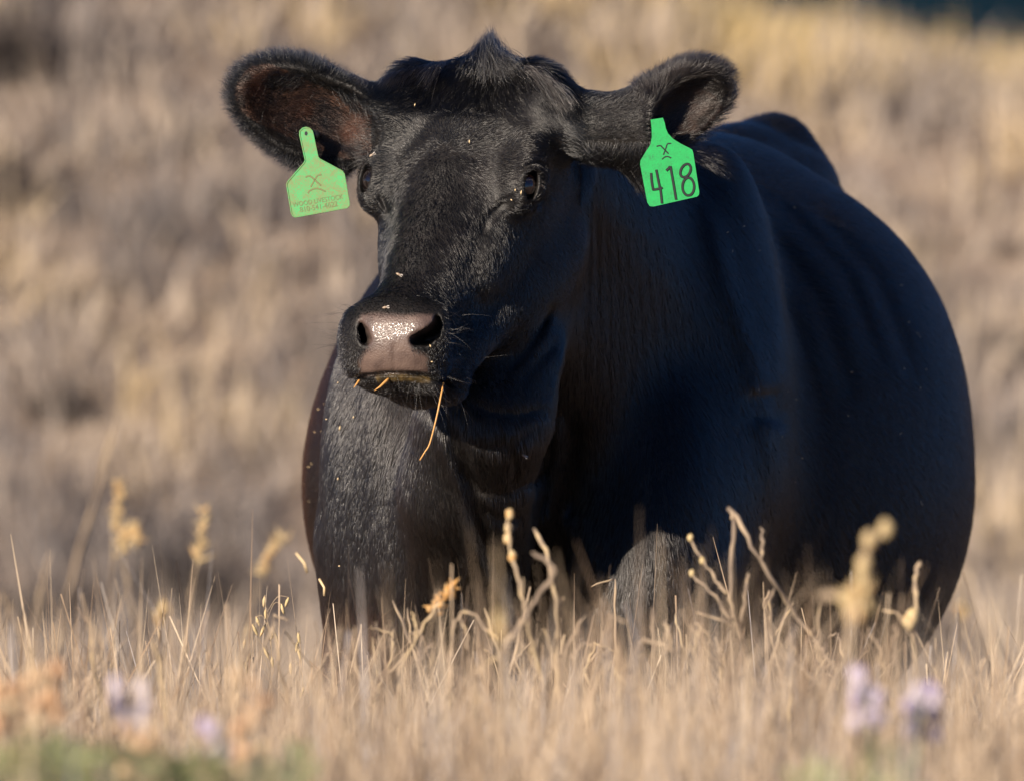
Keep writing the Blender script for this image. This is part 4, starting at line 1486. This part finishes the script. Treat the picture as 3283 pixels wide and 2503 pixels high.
# knobbly dead weeds in front of the cow
stalk_plant("dead_weed", -1.3, [
    ([(2393, 2097), (2363, 2007), (2339, 1918), (2345, 1787), (2351, 1667), (2338, 1628)], 0.0052, 0.0046, 's'),
    ([(2338, 1628), (2416, 1751), (2482, 1870), (2554, 1978), (2637, 2085), (2685, 2157)], 0.0062, 0.0040, 's'),
    ([(2345, 1985), (2297, 1912), (2219, 1840)], 0.0046, 0.0036, 's'),
    ([(2330, 1900), (2297, 1860), (2255, 1798), (2216, 1727)], 0.0042, 0.0030, 's'),
    ([(2372, 2030), (2380, 1978), (2393, 1888), (2399, 1834)], 0.0042, 0.0046, 's'),
    ([(2470, 2090), (2464, 2001), (2458, 1942), (2482, 1882)], 0.0044, 0.0034, 's'),
    ([(2350, 2000), (2321, 1990), (2231, 1960)], 0.0038, 0.0028, 's'),
    ([(2440, 1790), (2450, 1740), (2438, 1690)], 0.0034, 0.0046, 's'),
    ([(2300, 2100), (2270, 2030), (2225, 1995)], 0.0038, 0.0030, 's'),
    ([(2218, 1836), (2214, 1722), (2252, 1796)], 0.0036, 0.0044, 'bud'),
], "branching grey-tan dead weed crossing the cow's shaded foreleg", "weed", tint=0.25)
stalk_plant("dead_weed", -4.3, [
    ([(2721, 2157), (2727, 2007), (2760, 1900), (2769, 1798), (2787, 1739), (2830, 1700)], 0.0085, 0.0040, 's'),
    ([(2770, 1805), (2787, 1730), (2840, 1694), (2765, 1850), (2772, 1890)], 0.0062, 0.0080, 'bud'),
    ([(2735, 1975), (2748, 1930), (2762, 1905)], 0.0110, 0.0140, 'head'),
    ([(2700, 1905), (2620, 1915)], 0.0050, 0.0110, 's'),
], "tall thick weed with a string of round pale seed heads before the cow's belly", "weed", tint=0.5)
stalk_plant("dead_weed", -1.6, [
    ([(2930, 2080), (2930, 2001), (2942, 1918), (2936, 1852), (2951, 1798)], 0.0040, 0.0062, 's'),
    ([(2935, 2060), (2900, 2000), (2870, 1960), (2830, 1955)], 0.0034, 0.0028, 's'),
    ([(2918, 1990), (2925, 1975)], 0.0085, 0.0095, 'bud'),
], "stout upright dry stem with a square tip near the belly's outer edge", "weed", tint=0.55)
stalk_plant("dead_weed", -1.7, [
    ([(1745, 2190), (1706, 2063), (1679, 1927), (1652, 1818), (1636, 1763), (1630, 1654)], 0.0056, 0.0030, 's'),
    ([(1634, 1648), (1630, 1690), (1628, 1726), (1642, 1782)], 0.0048, 0.0062, 'bud'),
], "pale dry stalk beaded with four small buds below the cow's brisket", "weed", tint=0.7)
stalk_plant("dead_weed", -1.5, [
    ([(1794, 2226), (1788, 2090), (1788, 1927), (1761, 1791), (1712, 1693)], 0.0052, 0.0050, 's'),
    ([(1794, 2200), (1770, 2100), (1745, 2014)], 0.0040, 0.0034, 's'),
    ([(1790, 2060), (1800, 1960), (1808, 1915)], 0.0034, 0.0036, 's'),
], "bent brown stalk standing between the cow's forelegs", "weed", tint=0.6)
stalk_plant("dead_weed", -2.0, [
    ([(1605, 2110), (1619, 2079), (1690, 1970), (1750, 1880), (1783, 1832)], 0.0072, 0.0066, 's'),
    ([(1783, 1832), (1745, 1791), (1706, 1770)], 0.0052, 0.0044, 's'),
], "slanting grey broken weed stem with a folded top between the cow's forelegs", "weed", tint=0.1)
stalk_plant("dead_weed", -1.4, [
    ([(1282, 2144), (1325, 2063), (1380, 1970), (1420, 1920)], 0.0040, 0.0034, 's'),
    ([(1390, 1950), (1425, 1915), (1460, 1878)], 0.0085, 0.0085, 'head'),
    ([(1330, 2060), (1335, 2000), (1318, 1960)], 0.0036, 0.0030, 's'),
], "slanting weed with a ragged orange seed head before the cow's sunlit foreleg", "weed", tint=0.95)
stalk_plant("dead_weed", -1.5, [
    ([(1445, 2110), (1450, 2040), (1456, 2003), (1483, 1959), (1527, 1970), (1581, 2046), (1614, 2117)], 0.0036, 0.0026, 's'),
    ([(1500, 2080), (1490, 2010), (1478, 1965)], 0.0030, 0.0026, 's'),
], "thin dry stem arched over like a hoop below the brisket", "weed", tint=0.5)
stalk_plant("dead_weed", -1.6, [
    ([(2038, 2199), (2036, 2090), (2066, 2046), (2126, 2063), (2207, 2123)], 0.0052, 0.0040, 's'),
    ([(2098, 2144), (2096, 2040), (2092, 1945)], 0.0044, 0.0050, 's'),
    ([(2150, 2090), (2148, 2030), (2135, 1990)], 0.0036, 0.0050, 's'),
], "dry stem bent into a hook beside an upright stub at the shaded foreleg", "weed", tint=0.3)
stalk_plant("dead_weed", -4.6, [
    ([(1620, 2200), (1610, 2080), (1596, 1900), (1588, 1730)], 0.0045, 0.0020, 's'),
    ([(1600, 1990), (1603, 2020)], 0.0040, 0.0100, 'bud'),
], "broad pale blurred stalk rising against the gap between the forelegs", "weed", tint=0.6)
stalk_plant("dead_weed", -1.0, [
    ([(1185, 2300), (1215, 2200), (1300, 2090)], 0.0034, 0.0028, 's'),
    ([(1215, 2200), (1195, 2040)], 0.0024, 0.0018, 's'),
    ([(1245, 2160), (1258, 2060), (1262, 2015)], 0.0030, 0.0024, 's'),
    ([(1262, 2030), (1230, 2020), (1190, 2005)], 0.0028, 0.0022, 's'),
], "forked straw-coloured weed at the foot of the sunlit foreleg", "weed", tint=0.7)
for i_, (pts, r_) in enumerate((
        ([(1880, 2280), (1900, 2150), (1960, 2060)], 0.004), ([(1850, 2200), (1835, 2100), (1870, 2060), (1905, 2065)], 0.0036), ([(1900, 2230), (1930, 2120)], 0.0044),
        ([(2250, 2260), (2230, 2150), (2180, 2060)], 0.0038), ([(2480, 2260), (2510, 2150), (2500, 2040)], 0.0036), ([(2560, 2200), (2575, 2080), (2610, 2010)], 0.0034),
        ([(2850, 2200), (2830, 2090), (2790, 2030)], 0.0036), ([(2640, 2160), (2620, 2040), (2630, 1930)], 0.0034), ([(1400, 2230), (1380, 2130), (1395, 2060)], 0.0036),
        ([(1540, 2250), (1530, 2150), (1560, 2100)], 0.0034), ([(1700, 2260), (1725, 2150), (1690, 2090)], 0.0036), ([(2330, 2260), (2300, 2180), (2240, 2120)], 0.0034))):
    stalk_plant("dry_stalk", -1.2 - 0.25 * (i_ % 5), [(pts, r_, r_ * 0.8, 's')], "short bare dry stalk sticking out of the grass at the cow's legs", "stalk",
                "bare stalks at the cow's legs", tint=rng.uniform(0.1, 0.7))

for i_ in range(46):
    x0 = rng.uniform(1180, 2980) if i_ < 38 else rng.uniform(60, 1000)
    top = rng.normal(2050, 55) - (60 if rng.random() < 0.2 else 0)
    x1 = x0 + rng.normal() * 60
    kx = x0 + (x1 - x0) * 0.6 + rng.normal() * 22
    lines = [([(x0, 2270), (kx, top + 0.4 * (2270 - top)), (x1, top)], rng.uniform(0.0028, 0.0046), rng.uniform(0.0026, 0.0040), 's')]
    if rng.random() < 0.55:
        lines.append(([(kx, top + 0.4 * (2270 - top)), (kx + rng.normal() * 50, top + rng.uniform(10, 60))], 0.0028, 0.0022, 's'))
    if rng.random() < 0.35:
        lines.append(([(x1, top), (x1 + rng.normal() * 55, top + rng.uniform(5, 60))], 0.0030, 0.0022, 's'))
    stalk_plant("dry_stalk", rng.uniform(-2.3, -0.35), lines, "short bare dry stalk sticking out of the grass at the cow's legs" if i_ < 38 else "short bare dry stalk in the open grass beside the wild oats", "stalk",
                "bare stalks at the cow's legs" if i_ < 38 else "bare stalks in the open grass", tint=rng.uniform(0.05, 0.8))

# tall grasses left of the cow
for i_, (Y_, pts, r_, headp, lab) in enumerate((
        (-3.6, [(170, 2120), (230, 1850), (300, 1600), (372, 1345)], 0.0048, None, "tallest dry stem leaning over the open grass beside the cow"),
        (5.0, [(360, 2180), (358, 1900), (362, 1680)], 0.0040, [(372, 1690), (378, 1620), (384, 1545)], "upright grass stem with a loose yellow seed head beside the tallest leaning stem"),
        (5.2, [(445, 2140), (425, 1950), (395, 1780)], 0.0045, [(390, 1770), (400, 1720), (430, 1700), (440, 1750)], "yellow grass stem with a forked seed head in the open grass"),
        (4.4, [(590, 2080), (612, 1900), (632, 1790)], 0.0042, [(634, 1790), (645, 1730), (654, 1640)], "grass stem with a dense golden seed head, standing alone in the open grass"),
        (4.8, [(790, 2080), (810, 1940), (830, 1860)], 0.0034, [(838, 1840), (870, 1770), (905, 1720)], "thin stem with a drooping yellow seed head close to the cow's belly"),
        (4.2, [(525, 2130), (523, 2020)], 0.0040, [(522, 2010), (520, 1970), (518, 1950)], "short stem with a stubby yellow-green seed head in the open grass"),
        (-3.4, [(105, 2080), (125, 1900), (160, 1770)], 0.0042, None, "straight blunt dry stem next to the tallest leaning stem"),
        (-3.0, [(90, 2100), (50, 1990), (5, 1900)], 0.0044, None, "dry stem leaning the other way from the tallest one"),
        (-3.2, [(345, 2140), (310, 2050), (285, 1970)], 0.0038, None, "short leaning dry stem amid the open grass beside the cow"),
        (5.0, [(3070, 2150), (3085, 2020), (3088, 1960)], 0.0034, [(3085, 1970), (3090, 1945)], "small yellow seed head on a stem past the cow's belly"))):
    lines = [(pts, r_, r_ * 0.7, 's')]
    if headp:
        lines.append((headp, 0.008, 0.014, 'head'))
    stalk_plant("grass_stem", Y_, lines, lab, "grass stem", tint=0.35 if headp is None else 0.55)


# wild oats, in focus beside the cow
def spikelet(root, p, ln, ang):
    d = np.array([math.sin(ang), 0.15, -math.cos(ang)])
    pts = [p, p + d * ln * 0.35, p + d * ln * 0.75, p + d * ln]
    v, f = tube(pts, [0.0007, 0.0024, 0.0018, 0.0003], 6)
    part_mesh("spikelet", v, f, m_bud, root, 0.15)


def wild_oat(Y, stem, grains, label):
    root = stalk_plant("wild_oat", Y, [(stem, 0.0011, 0.0006, 's')], label, "wild oat", tint=0.45)
    st = [W(x, y, Y) for x, y in stem]
    sp = np.array(stem, float)
    for (x, y) in grains:
        p = W(x, y - 14, Y + rng.uniform(-0.02, 0.02))
        yy = min(y + 40, sp[:, 1].max())
        xx = np.interp(yy, sp[::-1, 1], sp[::-1, 0])
        q = W(xx, yy, Y)
        m_ = (p + q) / 2 + np.array([0, 0, 0.012])
        v, f = tube(curve_pts([q, m_, p], 4), 0.00045, 5)
        part_mesh("branch", v, f, m_stalk, root, 0.5)
        spikelet(root, p, rng.uniform(0.014, 0.020), rng.uniform(-0.45, 0.45))


zO = lambda x, y: (x * 0.597, 1500 + y * 0.597)
wild_oat(-0.05, [(866, 2336), (866, 2037), (854, 1978), (848, 1918)],
         [zO(*p) for p in ((1420, 710), (1425, 780), (1510, 750), (1550, 715), (1375, 820), (1355, 860), (1425, 860), (1470, 880), (1475, 905), (1315, 940), (1415, 985), (1345, 1015), (1320, 1060), (1460, 1035))],
         "wild oat with many hanging pale spikelets close beside the cow's foreleg")
wild_oat(-0.02, [(978, 2330), (978, 2222), (968, 2156), (964, 2040)],
         [zO(*p) for p in ((1600, 905), (1600, 950), (1600, 990), (1560, 1065), (1630, 1200), (1555, 1310), (1590, 1340))],
         "smaller wild oat with a few spikelets between the larger one and the foreleg")
wild_oat(0.05, [(2060, 2362), (2028, 2242), (2000, 2177), (1957, 2123)], [(1960, 2130), (1975, 2150), (1990, 2172), (2004, 2196), (2016, 2222), (2026, 2250)],
         "fine grass ear leaning over at the foot of the shaded foreleg")


# flowering plants at the bottom, near the camera
def leaflet_star(size, n=7):
    v, f = [], []
    for k in range(n):
        a = 2 * math.pi * k / n + rng.normal() * 0.1
        d = np.array([math.cos(a), math.sin(a), 0.35]); s = np.array([-math.sin(a), math.cos(a), 0.0])
        b = len(v)
        v += [np.zeros(3), d * size * 0.55 + s * size * 0.16, d * size, d * size * 0.55 - s * size * 0.16]
        f.append((b, b + 1, b + 2, b + 3))
    return v, f


LEAF = []
for k_ in range(3):
    v, f = leaflet_star(0.034)
    me_o = new_mesh_object("leaf", v, f, m_green, smooth=False)
    set_tint(me_o, np.full(len(v), (0.15, 0.5, 0.85)[k_]))
    LEAF.append(me_o.data)
    bpy.data.objects.remove(me_o)


def flower_plant(px, py, Y, kind, label, group=None, leaves=9, h_extra=0.0):
    top = W(px, py, Y)
    gz = float(ground_z(top[0], Y))
    root = empty({'violet': "violet_flower", 'orange': "withered_flower", 'leaf': "leafy_plant"}[kind], (top[0], Y, gz))
    tag(root, label, "flower" if kind != 'leaf' else "plant", group)
    stem = [np.array([top[0], Y, gz]), (np.array([top[0], Y, gz]) + top) / 2 + rng.normal(size=3) * 0.012, top]
    v, f = tube(curve_pts(stem, 4), 0.0028, 6)
    part_mesh("stem", v, f, m_green if kind != 'orange' else m_stalk, root, 0.5)
    H_ = top[2] - gz
    for k in range(leaves):
        zz = gz + H_ * rng.uniform(0.35, 1.0 if kind == 'leaf' else 0.8)
        a = rng.uniform(0, 2 * math.pi)
        rr = rng.uniform(0.02, 0.085)
        o = bpy.data.objects.new("leaf", LEAF[rng.integers(3)])
        COL.objects.link(o); o.parent = root
        o.location = (rr * math.cos(a), rr * math.sin(a), zz - gz)
        o.rotation_euler = (rng.normal() * 0.5 + 0.3, rng.normal() * 0.5, a)
        s_ = rng.uniform(0.6, 1.25); o.scale = (s_, s_, s_)
    if kind != 'leaf':
        mat = m_purple if kind == 'violet' else m_orange
        for k in range((7 if px == 704 else 17) if kind == 'violet' else 22):
            t = rng.random()
            a = rng.uniform(0, 2 * math.pi)
            c = top + np.array([math.cos(a) * 0.015, math.sin(a) * 0.015, 0.018 - 0.050 * t - h_extra * t])
            v, f = ball(c, rng.uniform(0.004, 0.008), rng.uniform(0.006, 0.011), 6, 4)
            part_mesh("petal", v, f, mat, root, rng.uniform(0.25, 1.0))


flower_plant(418, 2246, -4.6, 'violet', "pale violet round flower head standing alone in the open grass")
flower_plant(704, 2345, -4.9, 'violet', "small deep violet flower beside an orange withered head")
flower_plant(2787, 2216, -4.5, 'violet', "pale violet flower below the string of round seed heads")
flower_plant(2958, 2256, -4.4, 'violet', "dusty violet flower head past the cow's belly, beside another violet flower")
flower_plant(143, 2190, -4.7, 'orange', "orange withered flower head above the leafy green plants", h_extra=0.05)
flower_plant(806, 2216, -4.6, 'orange', "orange withered flower head near the wild oats", h_extra=0.06)
flower_plant(442, 2390, -5.0, 'orange', "orange withered flower head low beneath the lone violet flower", h_extra=0.03)
flower_plant(24, 2235, -4.9, 'orange', "yellowish withered flower head at the edge of the leafy green plants")
for (x, y) in ((40, 2370), (150, 2350), (250, 2400), (350, 2390), (90, 2440), (480, 2430), (580, 2450), (690, 2450), (800, 2450), (900, 2420), (200, 2450), (400, 2460)):
    flower_plant(x, y, -5.0 - rng.uniform(-0.3, 0.3), 'leaf', "low grey-green leafy plant in the grass below the flowers beside the cow", "leafy plants beside the cow", leaves=22)
for (x, y) in ((2770, 2410), (2860, 2450), (2740, 2470)):
    flower_plant(x, y, -4.9, 'leaf', "low yellow-green leafy plant beneath the two violet flowers past the belly", "leafy plants under the violet pair", leaves=12)
